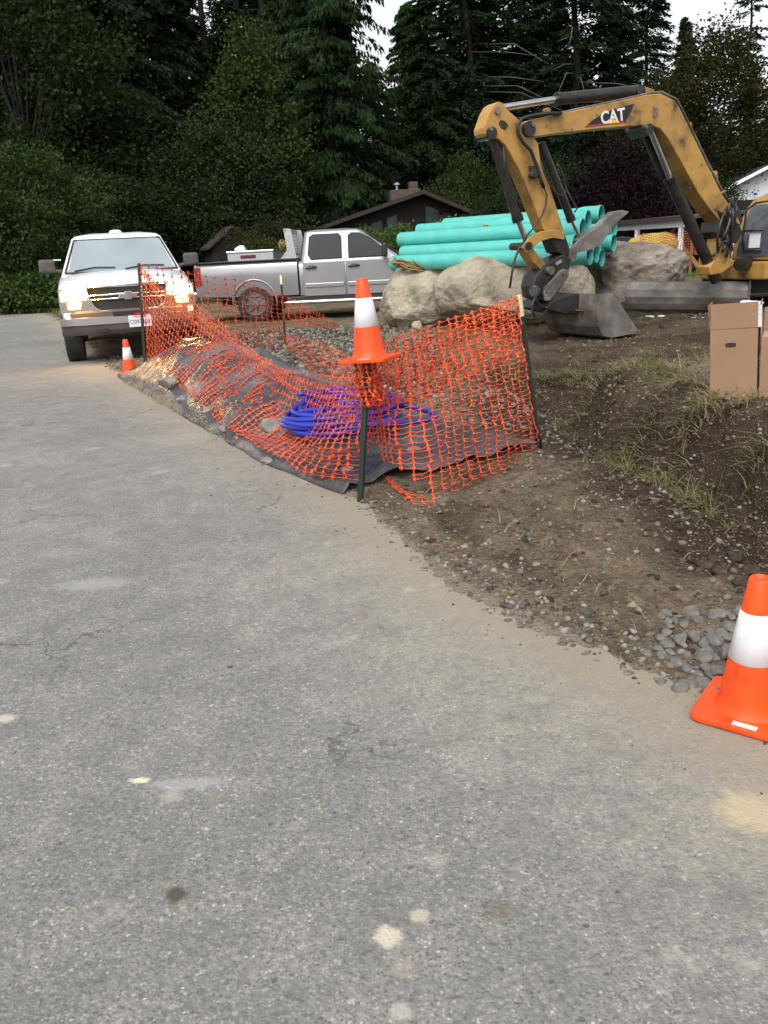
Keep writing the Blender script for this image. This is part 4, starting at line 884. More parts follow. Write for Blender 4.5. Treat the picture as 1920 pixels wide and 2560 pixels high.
for s in (1, -1):
    MB().box((-.14, s*.93, 1.328), (2.26, .13, .03)).build('bed_rail', MT['black'], bd, bevel=.008)
    # flared lip round the rear wheel arch
    a_ = [math.radians(k_) for k_ in range(-8, 189, 8)]
    MB().tube([(.49*math.cos(q), s*.992, .44+.49*math.sin(q)) for q in a_], .022, 8).build('arch_lip', MT['silver_paint'], bd, smooth=True)
    MB().prism([(x, s*.995, z) for x, z in ((-1.285, 1.25), (-1.16, 1.25), (-1.14, .86), (-1.28, .84))], (0, s*.012, 0)).build('tail_light', MT['tail'], bd, bevel=.006)
    for x0, x1, wpoly in ((1.12, 2.04, [(1.30, 1.30), (1.24, 1.40), (1.28, 1.76), (1.36, 1.81), (1.92, 1.81), (1.98, 1.74), (1.98, 1.30)]), (2.06, 3.10, [(2.13, 1.30), (2.13, 1.76), (2.20, 1.81), (2.38, 1.80), (2.62, 1.68), (2.98, 1.38), (2.98, 1.31)])):
        dr = MB().prism([(x0, s*.975, .52), (x1, s*.975, .52), (x1, s*.975, 1.24), (x0, s*.975, 1.24)], (0, s*.034, 0)).build('door', MT['silver_paint'], st, bevel=.014, seg=3)
        MB().box(((x0+x1)/2, s*1.016, .75), (x1-x0-.06, .03, .09)).build('door_moulding', MT['silver_paint'], dr, bevel=.012)
        hd = MB().tube([(x0+.07, s*1.02, 1.115), (x0+.12, s*1.045, 1.12), (x0+.24, s*1.045, 1.125), (x0+.30, s*1.02, 1.125)], .021, 8); hd.box((x0+.19, s*1.012, 1.135), (.13, .02, .06)); hd.build('handle', MT['black'], dr, smooth=True)
        MB().prism([(x, sy(z, s), z) for x, z in wpoly], (0, s*.005, 0)).build('side_window', MT['tint'], st, bevel=.002)
        MB().tube([(x, sy(z, s)*1.004, z) for x, z in wpoly+[wpoly[0]]], .010, 6).build('window_seal', MT['black'], st)
    mm = MB().box((2.93, s*1.13, 1.42), (.12, .21, .28)).build('mirror', MT['black'], st, bevel=.04, seg=3)
    MB().tube([(2.96, s*.92, 1.33), (2.94, s*1.06, 1.36)], .028, 8).build('mirror_arm', MT['black'], mm)
    rb_ = MB().tube([(.60, s*.98, .40), (.75, s*1.03, .40), (3.3, s*1.03, .40), (3.42, s*.98, .40)], .045, 10).build('running_board', MT['chrome'], st, smooth=True)
    MB().box((2.02, s*.93, .47), (2.6, .12, .12)).build('rocker_panel', MT['black'], st, bevel=.02)
MB().prism([(3.30, -.82, 1.262), (3.30, .82, 1.262), (2.50, .66, 1.83), (2.50, -.66, 1.83)], (.02, 0, .016)).build('windscreen', MT['tint'], st)
MB().prism([(1.055, -.7, 1.35), (1.055, .7, 1.35), (1.13, .6, 1.78), (1.13, -.6, 1.78)], (-.012, 0, 0)).build('rear_window', MT['tint'], st)
MB().box((4.86, 0, .62), (.16, 1.9, .24)).build('front_bumper', MT['chrome'], st, bevel=.05)
MB().box((-1.36, 0, .62), (.14, 1.8, .2)).build('rear_bumper', MT['chrome'], st, bevel=.04)
for x in (0, 3.89):
    for s in (1, -1): wheel(st, x, s*.86, .41, .27, s, 'wheel', 8)
MB().box((1.8, 0, .48), (5.2, 1.4, .18)).build('chassis', MT['black'], st)
# headache rack behind the cab
hr = MB()
for y in (-.85, .85): hr.prism([(.98, y, 1.34), (.62, y, 1.34), (.78, y, 1.52), (.74, y, 1.93), (.80, y, 1.97), (.90, y, 1.95)], (0, .06 if y < 0 else -.06, 0))
hr.box((.77, 0, 1.93), (.07, 1.70, .07)); hr.box((.80, 0, 1.42), (.05, 1.64, .06))
for k_ in range(22): hr.box((.78, -.78+k_*.0743, 1.68), (.012, .014, .48))
for k_ in range(7): hr.box((.78, 0, 1.48+k_*.066), (.012, 1.6, .012))
hr.build('headache_rack', MT['dull_alu'], st)
tb = thing('toolbox', 'aluminium chequer plate toolbox lying across the silver pickup bed', 'toolbox', (0, 0, 0)); 
def place_in(o, lx, ly, lz):
    c, s = math.cos(-.0555), math.sin(-.0555); o.location = (-2.557+c*lx-s*ly, 20.21+s*lx+c*ly, lz); o.rotation_euler = (0, 0, -.0555)
place_in(tb, -.05, 0, 0.90)
MB().box((0, 0, .30), (1.02, 1.6, .6)).build('box', MT['dull_alu'], tb, bevel=.015)
MB().box((0, 0, .625), (1.06, 1.64, .05)).build('lid', MT['bright_steel'], tb, bevel=.012)
MB().box((-.05, -.806, .52), (.34, .012, .07)).build('badge', MT['maroon'], tb)
bk = MB().loft([rrect(-.13, .13, .14, 0, .05), rrect(-.12, .10, .13, .05, .05), rrect(-.02, .07, .08, .11, .03)]).build('white_bag', MT['bag'], smooth=True); place_in(bk, -.35, -.3, 1.56); tag(bk, 'white crumpled bag on the left end of the pickup toolbox', 'bag')
sp_ = rope_coil('tan rope bundle hung on the pickup headache rack', (0, 0, 0), .12, .16, 7, .05, .014, 0, 8); place_in(sp_, .63, -.35, 1.62); sp_.rotation_euler = (0, 1.4, -.05)

# ------------------------------------------------------------------ excavator
Dv = np.array([.9, .436, 0]); Dv /= np.linalg.norm(Dv); Nv = np.array([Dv[1], -Dv[0], 0]); Bc = np.array([2.98, 13.35, 0.])
Z5 = lambda x, y: (1180+.446*x, 180+.446*y)
Z6 = lambda x, y: (940+.4219*x, 480+.4219*y)
def ap(z, off=0., zz=Z5): return on_plane(*zz(*z), Bc+Nv*off, Nv)
ex = thing('excavator', 'yellow tracked excavator with folded arm and wide grading bucket', 'excavator', (7.2, 15.9, 0)); EO = (7.2, 15.9, 0)
def ebuild(b, name, mat, parent=ex, **k): return b.build(name, MT[mat] if isinstance(mat, str) else mat, parent, origin=EO, **k)
def plate(poly, near, far, zz=Z5):
    """outline in the picture laid on the arm's plane at offset `near`, extruded to `far`"""
    return MB().prism([ap(q, near, zz) for q in poly], Nv*(far-near))
boom_p = [(288, 300), (300, 282), (330, 268), (480, 235), (740, 180), (930, 138), (1000, 124), (1060, 120), (1140, 160), (1165, 200), (1230, 335), (1300, 480), (1400, 680), (1490, 815), (1505, 850), (1470, 890), (1420, 868), (1350, 790), (1270, 680), (1180, 515), (1100, 372), (1060, 322), (1010, 298), (900, 302), (700, 320), (480, 345), (345, 364), (298, 345)]
boom = ebuild(plate(boom_p, .16, -.16), 'boom', 'cat_yellow', bevel=.012)
ebuild(plate([(1380, 770), (1500, 850), (1520, 900), (1490, 960), (1430, 950), (1380, 900), (1400, 830)], .19, -.19), 'boom_foot', 'cat_black', boom, bevel=.02)
ebuild(plate([(1440, 700), (1490, 740), (1525, 830), (1500, 880), (1480, 820)], .12, -.12), 'hose_bundle', 'cat_black', boom, bevel=.03)
stick_p = [(95, 230), (120, 185), (150, 165), (172, 172), (205, 215), (265, 268), (330, 345), (372, 400), (385, 500), (440, 650), (500, 840), (520, 905), (545, 990), (540, 1030), (480, 1010), (450, 935), (400, 880), (330, 700), (265, 545), (190, 412), (150, 375), (95, 372), (68, 345), (65, 315)]
stick = ebuild(plate(stick_p, .13, -.13), 'stick', 'cat_yellow', bevel=.012)
ebuild(plate([(445, 925), (520, 905), (548, 990), (540, 1032), (478, 1012)], .137, -.137), 'stick_end', 'cat_black', stick, bevel=.01)
ebuild(plate([(150, 290), (160, 268), (185, 275), (205, 300), (185, 325), (165, 315)], .136, .128), 'opening', 'cat_black', stick)
def pin(z, r, a=.2, b=-.2, mat='cat_black', parent=boom, name='pin', zz=Z5): return ebuild(MB().cyl(ap(z, a, zz), ap(z, a, zz)+Nv*(b-a), r, n=20), name, mat, parent, auto=.6)
pin((325, 318), .10, .19, -.19); pin((350, 293), .035, .215, -.215, 'steel'); pin((995, 322), .085, .2, -.2); pin((980, 306), .03, .22, -.22, 'steel'); pin((945, 98), .07, .1, -.1)
pin((115, 340), .08, .17, -.17, parent=stick); pin((148, 215), .045, .17, -.17, 'steel', stick); pin((110, 318), .025, .185, -.185, 'steel', stick)
def ram(a, b, c, rb, rr, off, name='hydraulic_cylinder', w=0, rod='bright_steel'):
    t = ebuild(MB().cyl(ap(a, off), ap(b, off), rb, n=20), name, 'cat_black', ex, auto=.6)
    q = MB().cyl(ap(b, off), ap(c, off), rr, n=16); ebuild(q, 'rod', rod, t, auto=.6)
    d = ap(b, off)-ap(a, off); d /= np.linalg.norm(d); ebuild(MB().cyl(ap(b, off)-d*.06, ap(b, off)+d*.02, rb*1.12, n=20), 'gland', 'cat_black', t, auto=.6)
    return t
ram((950, 103), (476, 152), (140, 205), .082, .047, .0)
ram((118, 370), (258, 830), (303, 950), .075, .04, .0)
ram((385, 395), (556, 828), (612, 940), .062, .028, .0)
ram((1370, 1170), (1108, 592), (1000, 325), .095, .05, .02)
ebuild(plate([(950, 335), (1000, 345), (1060, 480), (1130, 650), (1100, 660), (1040, 560)], -.07, -.11), 'rod_guard', 'cat_black', ex)
ebuild(plate([(895, 130), (915, 85), (935, 72), (965, 78), (1000, 90), (1025, 98), (1025, 115), (985, 128)], .05, -.05), 'cylinder_bracket', 'cat_yellow', boom, bevel=.01)
for z in ((430, 212), (1222, 292), (1368, 566)): ebuild(MB().cyl(ap(z, .06), ap(z, .06)-Nv*.1, .035, n=10).cyl(ap((z[0], z[1]), .0), ap((z[0]+5, z[1]+30), .0), .02, n=8), 'pipe_clamp', 'cat_yellow', boom)
# hydraulic lines
ln = MB()
for off in (.10, .04):
    ln.tube([ap(z, off) for z in ((500, 228), (760, 172), (1000, 118), (1062, 112), (1146, 152), (1180, 215), (1240, 340), (1320, 505), (1395, 650), (1450, 740))], .017, 8)
ebuild(ln, 'hydraulic_line', 'steel', boom, smooth=True)
hz = MB()
hz.tube([ap(z, .20) for z in ((500, 232), (430, 232), (330, 246), (280, 262), (255, 295), (258, 345), (290, 400), (330, 440), (345, 480), (370, 545), (385, 600), (402, 650))], .026, 10)
hz.tube([ap(z, .19) for z in ((402, 640), (420, 690), (412, 750), (385, 820), (340, 880), (310, 915))], .012, 8)
hz.tube([ap(z, .18) for z in ((385, 505), (405, 560), (430, 620), (470, 680), (510, 695), (530, 665), (520, 600), (495, 540), (475, 515))], .014, 8)
hz.tube([ap(z, .12) for z in ((530, 660), (560, 720), (590, 765), (575, 785))], .014, 8)
hz.tube([ap(z, .16) for z in ((175, 420), (185, 520), (215, 620), (245, 690), (270, 765))], .016, 8)
hz.tube([ap(z, .30) for z in ((300, 940), (265, 985), (240, 1050), (225, 1120), (212, 1211))], .016, 8)
ebuild(hz, 'hose', 'black', stick, smooth=True)
vb = MB(); vb.box(tuple(ap((345, 560), .17)), (.12, .07, .16), Matrix.Rotation(.45, 3, 'Z')); vb.box(tuple(ap((330, 575), .2)), (.06, .1, .06)); ebuild(vb, 'valve_block', 'cat_black', stick, bevel=.01)
hl = ebuild(MB().cyl(ap((1028, 195), .165), ap((1028, 195), .21), .03, n=12).cyl(ap((1030, 215), .165), ap((1030, 215), .2), .04, n=12).cyl(ap((1024, 240), .165), ap((1024, 240), .19), .025, n=10), 'fitting', 'steel', boom)
# dealer mark on the boom side
dc = ebuild(plate([(636, 308), (670, 275), (730, 235), (800, 205), (908, 178), (895, 215), (860, 282)], .1665, .159), 'decal', 'decal_black', boom)
ebuild(plate([(636, 308), (646, 299), (852, 272), (856, 282)], .1685, .1600), 'decal_stripe', 'decal_red', dc)
ebuild(plate([(764, 290), (796, 262), (830, 284)], .1710, .1600), 'decal_triangle', 'decal_yellow', dc)
o_ = ap((790, 250), .1700); ax_ = ap((838, 240), .17)-ap((742, 258), .17); ax_ /= np.linalg.norm(ax_); az_ = np.cross(ax_, -Nv); az_ = -az_ if az_[2] < 0 else az_
TM = Matrix(((ax_[0], az_[0], Nv[0], o_[0]-EO[0]), (ax_[1], az_[1], Nv[1], o_[1]-EO[1]), (ax_[2], az_[2], Nv[2], o_[2]-EO[2]), (0, 0, 0, 1)))
text_mesh('decal_lettering', 'CAT', .235, MT['decal_white'], dc, TM, .0012, .006)
mh = MB(); r_ = np.random.default_rng(31)
for k_ in range(9):
    a = np.array([1440+r_.uniform(-20, 45), 760+r_.uniform(-30, 40)]); b = np.array([1380+r_.uniform(-30, 90), 990+r_.uniform(-50, 60)]); m_ = (a+b)/2+r_.uniform(-50, 60, 2); o1 = r_.uniform(.1, .26)
    mh.tube([ap(tuple(a*(1-q)**2+2*m_*q*(1-q)+b*q*q), o1+.05*math.sin(q*4+k_)) for q in np.linspace(0, 1, 9)], .018+.010*r_.uniform(), 8)
ebuild(mh, 'hose', 'cat_black', boom, smooth=True)
for z in ((1090, 180), (1285, 520), (1225, 650), (560, 320), (420, 300), (700, 240)): ebuild(MB().cyl(ap(z, .155), ap(z, .170), .014, n=10), 'bolt', 'steel', boom)
for q in (((1350, 690), (1420, 660), (1426, 668), (1356, 700)), ((480, 244), (490, 242), (496, 338), (486, 340))): ebuild(MB().prism([ap(z, .158) for z in q], Nv*.006), 'weld_seam', 'cat_yellow', boom)
# linkage, thumb, coupler, bucket
lk = plate([(285, 985), (300, 955), (340, 915), (400, 890), (480, 888), (520, 905), (520, 940), (450, 930), (385, 950), (345, 985), (330, 1010), (305, 1015)], .19, .13); lk.prism([ap(z, -.13) for z in [(285, 985), (300, 955), (340, 915), (400, 890), (480, 888), (520, 905), (520, 940), (450, 930), (385, 950), (345, 985), (330, 1010), (305, 1015)]], Nv*-.06)
link = ebuild(lk, 'bucket_link', 'cat_yellow', ex, bevel=.008)
ebuild(plate([(300, 1000), (345, 990), (420, 1085), (385, 1105), (345, 1065)], .11, -.11), 'bucket_link', 'cat_yellow', ex, bevel=.008)
pin((322, 975), .055, .22, -.22, parent=link)
th_p = [(545, 1000), (600, 942), (720, 858), (800, 782), (845, 774), (882, 783), (865, 800), (825, 832), (790, 872), (760, 915), (720, 972), (650, 1002), (590, 1012), (588, 1045), (566, 1060), (545, 1048)]
th_ = plate(th_p, .12, .08); th_.prism([ap(z, -.08) for z in th_p], Nv*-.04); th_.prism([ap(z, .08) for z in [(600, 942), (720, 858), (800, 782), (845, 774), (840, 790), (730, 880), (610, 960)]], Nv*-.16)
ebuild(th_, 'thumb', 'steel', ex, bevel=.006)
pin((568, 1035), .07, .15, -.15, 'steel', ex, 'thumb_pin')
cp_p = [(930, 560), (945, 500), (1000, 440), (1060, 395), (1110, 368), (1150, 385), (1150, 440), (1140, 500), (1090, 580), (1060, 610), (1010, 650), (940, 625)]
cp = ebuild(plate(cp_p, .16, -.16, Z6), 'coupler', 'cat_black', ex, bevel=.02)
ebuild(plate([(995, 600), (1010, 560), (1090, 470), (1115, 455), (1145, 465), (1145, 500), (1060, 610), (1035, 645), (1005, 648)], .22, .165, Z6), 'coupler_arm', 'steel', cp, bevel=.015)
for z, r_ in (((1040, 465), .06), ((1025, 578), .055), ((1120, 480), .04)): pin(z, r_, .235, -.1, 'steel', cp, 'pin', Z6)
ebuild(plate([(1062, 418), (1098, 398), (1104, 416), (1070, 436)], .163, .158, Z6), 'coupler_tag', 'dull_alu', cp)
bx = .68
side_p = [(1305, 606), (1392, 598), (1440, 665), (1545, 818), (1520, 838), (1390, 862), (1338, 852), (1310, 800), (1298, 700)]
S = [ap(z, bx, Z6) for z in side_p]
bw = -2*bx+.12
bk = MB()
bk.prism(S, Nv*.03)
S2_ = [p+Nv*bw for p in S]; bk.prism(S2_, Nv*.03)
shell = [S[4]*.5+S[3]*.5, S[4], S[5], S[6], S[7], S[8], S[0]]
cen = sum(S)/len(S)
inn = [p+(cen-p)/np.linalg.norm(cen-p)*.035 for p in shell]
n_ = len(shell); vs = shell+inn+[p+Nv*bw for p in shell]+[p+Nv*bw for p in inn]
fs = []
for i in range(n_-1): fs += [(i, i+1, 2*n_+i+1, 2*n_+i), (n_+i+1, n_+i, 3*n_+i, 3*n_+i+1)]
fs += [(0, 2*n_, 3*n_, n_), (n_-1, 2*n_-1, 4*n_-1, 3*n_-1)]
bk.add(vs, fs); bkt = ebuild(bk, 'bucket', 'steel', ex)
ebuild(MB().prism([S[3], S[4], S[4]+np.array((0, 0, .03)), S[3]+np.array((0, 0, .02))], Nv*bw), 'cutting_edge', 'bright_steel', bkt)
ebuild(MB().tube([S[5]+Nv*.03+np.array((0, 0, .006)), S[5]+Nv*bw], .014, 6), 'wear_strip', 'dull_alu', bkt)
tt_ = MB()
pA, pB = ap((1100, 690), .25, Z6), ap((1245, 662), .25, Z6)
tt_.cyl(pA-Nv*.5, pB+Nv*.1, .075, n=18); tt_.cyl(ap((960, 600), -.1, Z6), ap((940, 590), .2, Z6), .09, n=14)
tt_.prism([ap(z, .3, Z6) for z in ((1060, 640), (1180, 600), (1310, 606), (1320, 650), (1240, 720), (1130, 725), (1000, 690))], Nv*-.75)
ebuild(tt_, 'tilt_frame', 'cat_black', bkt, bevel=.012)
hz = MB(); hz.tube([ap(z, .35, Z6) for z in ((945, 620), (920, 680), (940, 735), (985, 730), (1010, 705))], .02, 8); hz.tube([ap(z, .45, Z6) for z in ((870, 740), (920, 752), (980, 735), (1012, 700))], .013, 8); hz.tube([ap(z, .4, Z6) for z in ((1250, 640), (1262, 670), (1235, 710), (1180, 700))], .018, 8); hz.tube([ap(z, .3, Z6) for z in ((960, 560), (945, 620), (965, 670), (1000, 690))], .02, 8)
ebuild(hz, 'hose', 'black', bkt, smooth=True)
# dozer blade
bl0, bl1 = at(1563, 742, 15.7), at(1870, 745, 14.9); bt0, bt1 = at(1563, 706, 15.7), at(1862, 697, 14.9)
dd = (bl1-bl0); dd[2] = 0; dd /= np.linalg.norm(dd); nn = np.array([-dd[1], dd[0], 0]); hB = (bt0[2]-bl0[2])+.22
prof = [(.06, 0), (-.0, .10), (-.03, .22), (-.01, .35), (.05, hB), (.09, hB+.015), (.10, hB-.03), (.05, .30), (.05, .10), (.12, 0)]
zb_ = bl0[2]-.22
b = MB().prism([np.array([bl0[0], bl0[1], zb_])+nn*a_+np.array([0, 0, z]) for a_, z in prof], (bl1-bl0)*np.array([1, 1, .9]))
b.prism([np.array([bl1[0], bl1[1], zb_])+nn*a_+np.array([0, 0, z]) for a_, z in ((-.05, .0), (-.06, hB-.05), (.0, hB+.03), (.28, hB+.01), (.30, .1), (.2, 0))], dd*.03)
ebuild(b, 'dozer_blade', 'steel', ex, bevel=.006)
# tracks and slewing house
und = np.array([7.2, 15.9, 0]); fw = -nn
for s in (1, -1):
    c_ = und+np.array([0, 0, .30])+dd*s*.85+nn*.6
    ring = []
    for k_ in range(28):
        a = 2*math.pi*k_/28; x = math.cos(a)*.30; ring.append((x+(.85 if x > 0 else -.85), math.sin(a)*.30))
    tr = ebuild(MB().prism([c_+nn*x-dd*.21+np.array([0, 0, z]) for x, z in ring], dd*.42), 'track', 'cat_black', ex)
    gq = MB()
    for i in range(len(ring)):
        x, z = ring[i]; gq.box(tuple(c_+nn*x+np.array([0, 0, z])), (.42, .05, .05), Matrix.Rotation(math.atan2(dd[1], dd[0]), 3, 'Z'))
    ebuild(gq, 'track_shoe', 'cat_black', tr)
ebuild(MB().box(tuple(und+np.array([0, 0, .48])+nn*.5), (1.3, 1.5, .3), Matrix.Rotation(math.atan2(dd[1], dd[0]), 3, 'Z')), 'undercarriage', 'cat_black', ex)
F0 = ap((1450, 880), 0); F0g = np.array([F0[0], F0[1], 0])
def hp(d, n, z): return F0g+Dv*d+Nv*n+np.array([0, 0, z])
sw = plate([(1400, 930), (1455, 925), (1450, 1040), (1470, 1080), (1400, 1130), (1340, 1140), (1330, 1090), (1385, 1030)], .16, -.16)
ebuild(sw, 'swing_post', 'cat_yellow', ex, bevel=.02)
ebuild(MB().cyl(ap((1500, 1080), .2), ap((1560, 1060), .1), .11, n=16).cyl(ap((1420, 880), .15), ap((1430, 1000), .05), .10, n=14), 'swing_cylinder', 'cat_black', ex)
ebuild(MB().prism([hp(.30, -.9, .62), hp(2.1, -.9, .62), hp(2.35, -.4, .62), hp(2.35, .4, .62), hp(2.1, .95, .62), hp(.42, .95, .62), hp(.30, .5, .62)], (0, 0, .30)), 'house_deck', 'cat_yellow', ex, bevel=.03)
ebuild(MB().prism([hp(1.3, -.9, .93), hp(2.1, -.9, .93), hp(2.35, -.4, .93), hp(2.35, .4, .93), hp(2.1, .95, .93), hp(1.3, .95, .93)], (0, 0, .75)), 'engine_cover', 'cat_yellow', ex, bevel=.06)
rings = []
for d0, z in ((.36, .94), (.40, 1.25), (.50, 1.55), (.66, 1.80), (.82, 1.94)):
    rings.append([hp(d0, -.28, z), hp(d0-.03, .0, z), hp(d0-.03, .5, z), hp(d0, .72, z), hp(1.28, .72, z), hp(1.28, -.28, z)])
rings.append([hp(.95, -.2, 2.00), hp(.95, 0, 2.01), hp(.95, .5, 2.01), hp(.95, .64, 2.00), hp(1.22, .64, 2.00), hp(1.22, -.2, 2.00)])
cabx = ebuild(MB().loft(rings), 'cab', 'cat_yellow', ex, bevel=.03)
ebuild(MB().loft([[hp(d0-.022, -.15, z), hp(d0-.05, .0, z), hp(d0-.05, .5, z), hp(d0-.022, .66, z), hp(d0+.02, .6, z), hp(d0+.02, -.12, z)] for d0, z in ((.37, 1.0), (.40, 1.25), (.50, 1.55), (.64, 1.77), (.70, 1.84))]), 'windscreen', 'cab_glass', cabx)
gb = MB().tube([hp(.36, .02, 1.0), hp(.30, .0, 1.3), hp(.36, -.02, 1.75), hp(.44, .1, 1.86), hp(.5, .35, 1.88)], .02, 8); gb.tube([hp(.30, .02, 1.42), hp(.30, .4, 1.42)], .016, 8); gb.tube([hp(.30, .02, 1.10), hp(.30, .4, 1.10)], .016, 8)
ebuild(gb, 'grab_rail', 'black', cabx, smooth=True)
ebuild(MB().prism([hp(.325, .12, 1.14), hp(.325, .34, 1.14), hp(.335, .34, 1.38), hp(.335, .12, 1.38)], -Dv*.01), 'notice', 'decal_white', cabx)

# ------------------------------------------------------------------ cardboard boxes
def make_box(label, loc, w_, d_, h_, fl, rot, mat='card', tape=True):
    t = thing('cardboard_box', label, 'box', loc, 0, 'moving boxes on the grass bank'); t.rotation_euler = rot
    b = MB(); th = .005
    for c_, s_ in (((0, -d_/2, h_/2), (w_, th, h_)), ((0, d_/2, h_/2), (w_, th, h_)), ((-w_/2, 0, h_/2), (th, d_-2*th, h_)), ((w_/2, 0, h_/2), (th, d_-2*th, h_)), ((0, 0, .004), (w_-.02, d_-.02, .006))): b.box(c_, s_)
    bo = b.build('carton', MT[mat], t)
    for c_, s_, r_ in fl: MB().box(c_, s_, Matrix.Rotation(r_[1], 3, r_[0])).build('flap', MT[r_[2] if len(r_) > 2 else mat], t)
    return t, bo
bxg = hit(1834, 992); bz = bxg[2]; kb = (bxg[1]*.955+.4)/2100
W_, H_, FL = 106*kb, 172*kb, 60*kb
t1, bo1 = make_box('brown cardboard box with hand hole and raised flaps, left of the pair', (bxg[0]+.07, bxg[1]+.15, bz-.02), W_, .34, H_,
    [((0, -.17, H_+FL/2+.004), (W_, .004, FL), ('X', .03)), ((-W_/2-.01, 0, H_+FL/2), (.004, .33, FL), ('Y', -.08)), ((0, .19, H_+.08), (W_, .004, FL*.9), ('X', -.7, 'card_in')), ((W_/2+.01, 0, H_+FL/2), (.004, .33, FL), ('Y', .06))], (0, -.055, math.radians(-26)))
hole = []
for k_ in range(16):
    a = 2*math.pi*k_/16; hole.append((.045*math.copysign(abs(math.cos(a))**.5, math.cos(a))*.8-.02, -.1745, H_*.78+.016*math.copysign(abs(math.sin(a))**.6, math.sin(a))))
MB().prism(hole, (0, .001, 0)).build('hand_hole', MT['black'], bo1)
MB().box((W_/2+.012, -.172, H_+.08), (.024, .004, .15)).build('tape', MT['tape'], t1)
t2, _ = make_box('brown cardboard box cut by the right picture edge, flaps folded open', (bxg[0]+.06+W_*.97, bxg[1]+.0, bz-.07), W_, .34, H_,
    [((-W_/2-.008, 0, H_+FL/2), (.004, .33, FL), ('Y', -.05)), ((0, -.02, H_+.005), (W_-.01, .29, .004), ('X', .03, 'card_in')), ((0, .175, H_+FL/2), (W_, .004, FL), ('X', -.1))], (0, -.03, math.radians(-26)))
bgm = rock_verts(4, (.10, .07, .045), 77, 4, .5); o = np_mesh('plastic_bag', bgm, ICO[4][1], MT['bag'], smooth=True); pbg = at(1874, 766, bxg[1]+.2); o.location = tuple(pbg); tag(o, 'crumpled white plastic bag sticking out of the cardboard box', 'bag')

# ------------------------------------------------------------------ houses
def gable_house(name, label, o, w_, dp, hw, hr, over, rz, wall, roof, roof_t=.18, cat='house', ridge_x=0., hwr=None):
    """front gable looks to local -y; w_ wide, dp deep"""
    t = thing(name, label, cat, tuple(o), rz)
    hwr = hw if hwr is None else hwr
    MB().prism([(-w_/2, 0, 0), (w_/2, 0, 0), (w_/2, 0, hwr), (ridge_x, 0, hr), (-w_/2, 0, hw)], (0, dp, 0)).build('wall', MT[wall], t)
    sl_l = (hr-hw)/(w_/2+ridge_x); sl_r = (hr-hwr)/(w_/2-ridge_x)
    P = [(-w_/2-over, hw-over*sl_l), (ridge_x, hr), (w_/2+over, hwr-over*sl_r), (w_/2+over, hwr-over*sl_r+roof_t), (ridge_x, hr+roof_t), (-w_/2-over, hw-over*sl_l+roof_t)]
    r = MB().prism([(x, -over*1.2, z+.01) for x, z in P], (0, dp+2*over, 0)).build('roof', MT[roof], t)
    return t, r
hL = at(1037, 478, 41)
dh, droof = gable_house('wooden_house', 'dark brown wooden house with low gable roof and tall gable windows', (hL[0]-1.4, 41.5, -.3), 8.0, 12, 2.45, 4.05, .75, math.radians(7), 'brown_wall', 'brown_roof', ridge_x=1.7, hwr=3.05)
def win(parent, x0, x1, z0, z1, z2=None, fw_=.07, glass='house_glass', frame='brown_wall', y=-.05):
    z2 = z1 if z2 is None else z2
    poly = [(x0, z0), (x1, z0), (x1, z2), (x0, z1)]
    f = MB().prism([(a, y, b) for a, b in poly], (0, -.03, 0)).build('window', MT[frame], parent)
    cx_, cz_ = sum(a for a, b in poly)/4, sum(b for a, b in poly)/4
    MB().prism([(cx_+(a-cx_)*(1-2*fw_/(x1-x0)), y-.032, cz_+(b-cz_)*(1-2*fw_/abs(z1-z0))) for a, b in poly], (0, -.006, 0)).build('pane', MT[glass], f)
for x0, x1, z0, z1, z2 in ((1.85, 2.6, 2.55, 3.65, 3.4), (2.7, 3.45, 2.55, 3.35, 3.1), (1.85, 2.6, 1.2, 2.3, 2.3), (2.7, 3.45, 1.2, 2.3, 2.3), (-.75, -.1, 2.5, 2.95, 3.15), (.0, .6, 2.5, 3.15, 3.35), (-1.6, -.85, .9, 2.2, 2.2), (-.75, -.1, .9, 2.2, 2.2), (.0, .6, .9, 2.2, 2.2), (-3.3, -2.9, 1.2, 2.1, 2.1), (-2.6, -2.2, 1.2, 2.2, 2.2)): win(dh, x0, x1, z0, z1, z2)
ch = MB().box((1.3, 2.2, 4.2), (1.5, 1.0, .5)).build('chimney', MT['brick'], droof, bevel=.03); MB().box((1.75, 2.2, 4.62), (.42, .5, .36)).build('chimney_pot', MT['brick'], ch, bevel=.02)
MB().cyl((.95, 2.2, 4.4), (.95, 2.2, 4.7), .07, n=10).cyl((.95, 2.2, 4.7), (.95, 2.2, 4.8), .2, .1, n=12).build('flue_cap', MT['dull_alu'], ch)
MB().box((-2.6, 5, 3.45), (1.2, 2.0, .35)).build('skylight', MT['dull_alu'], droof)
s0 = at(592, 625, 34)
sh, _ = gable_house('garden_shed', 'small dark brown shed with pitched roof left of the silver pickup', (s0[0]-.1, 34, .1), 1.7, 2.0, 1.75, 2.4, .15, math.radians(20), 'brown_wall', 'brown_roof', .08, 'shed')
win(sh, -.15, .15, .7, 1.6, None, .05)
MB().box((.853, .9, 1.2), (.02, .5, .9)).build('window', MT['white_wall'], sh); MB().box((.866, .9, 1.2), (.02, .4, .8)).build('pane', MT['brown_wall'], sh)
w0 = at(1895, 600, 46)
wh, wr_ = gable_house('white_house', 'white gabled house behind the excavator at the right edge', (w0[0]+.3, 46, .1), 5.2, 9, 3.15, 4.35, .45, math.radians(-6), 'white_wall', 'grey_roof', .16)
MB().prism([(x, -.56, z) for x, z in ((-3.06, 2.95), (0, 4.37), (3.06, 2.95), (3.06, 3.12), (0, 4.54), (-3.06, 3.12))], (0, .03, 0)).build('barge_board', MT['white_paint'], wr_)
MB().box((0.3, -.02, 3.75), (.4, .05, .5)).build('gable_vent', MT['white_board'], wh)
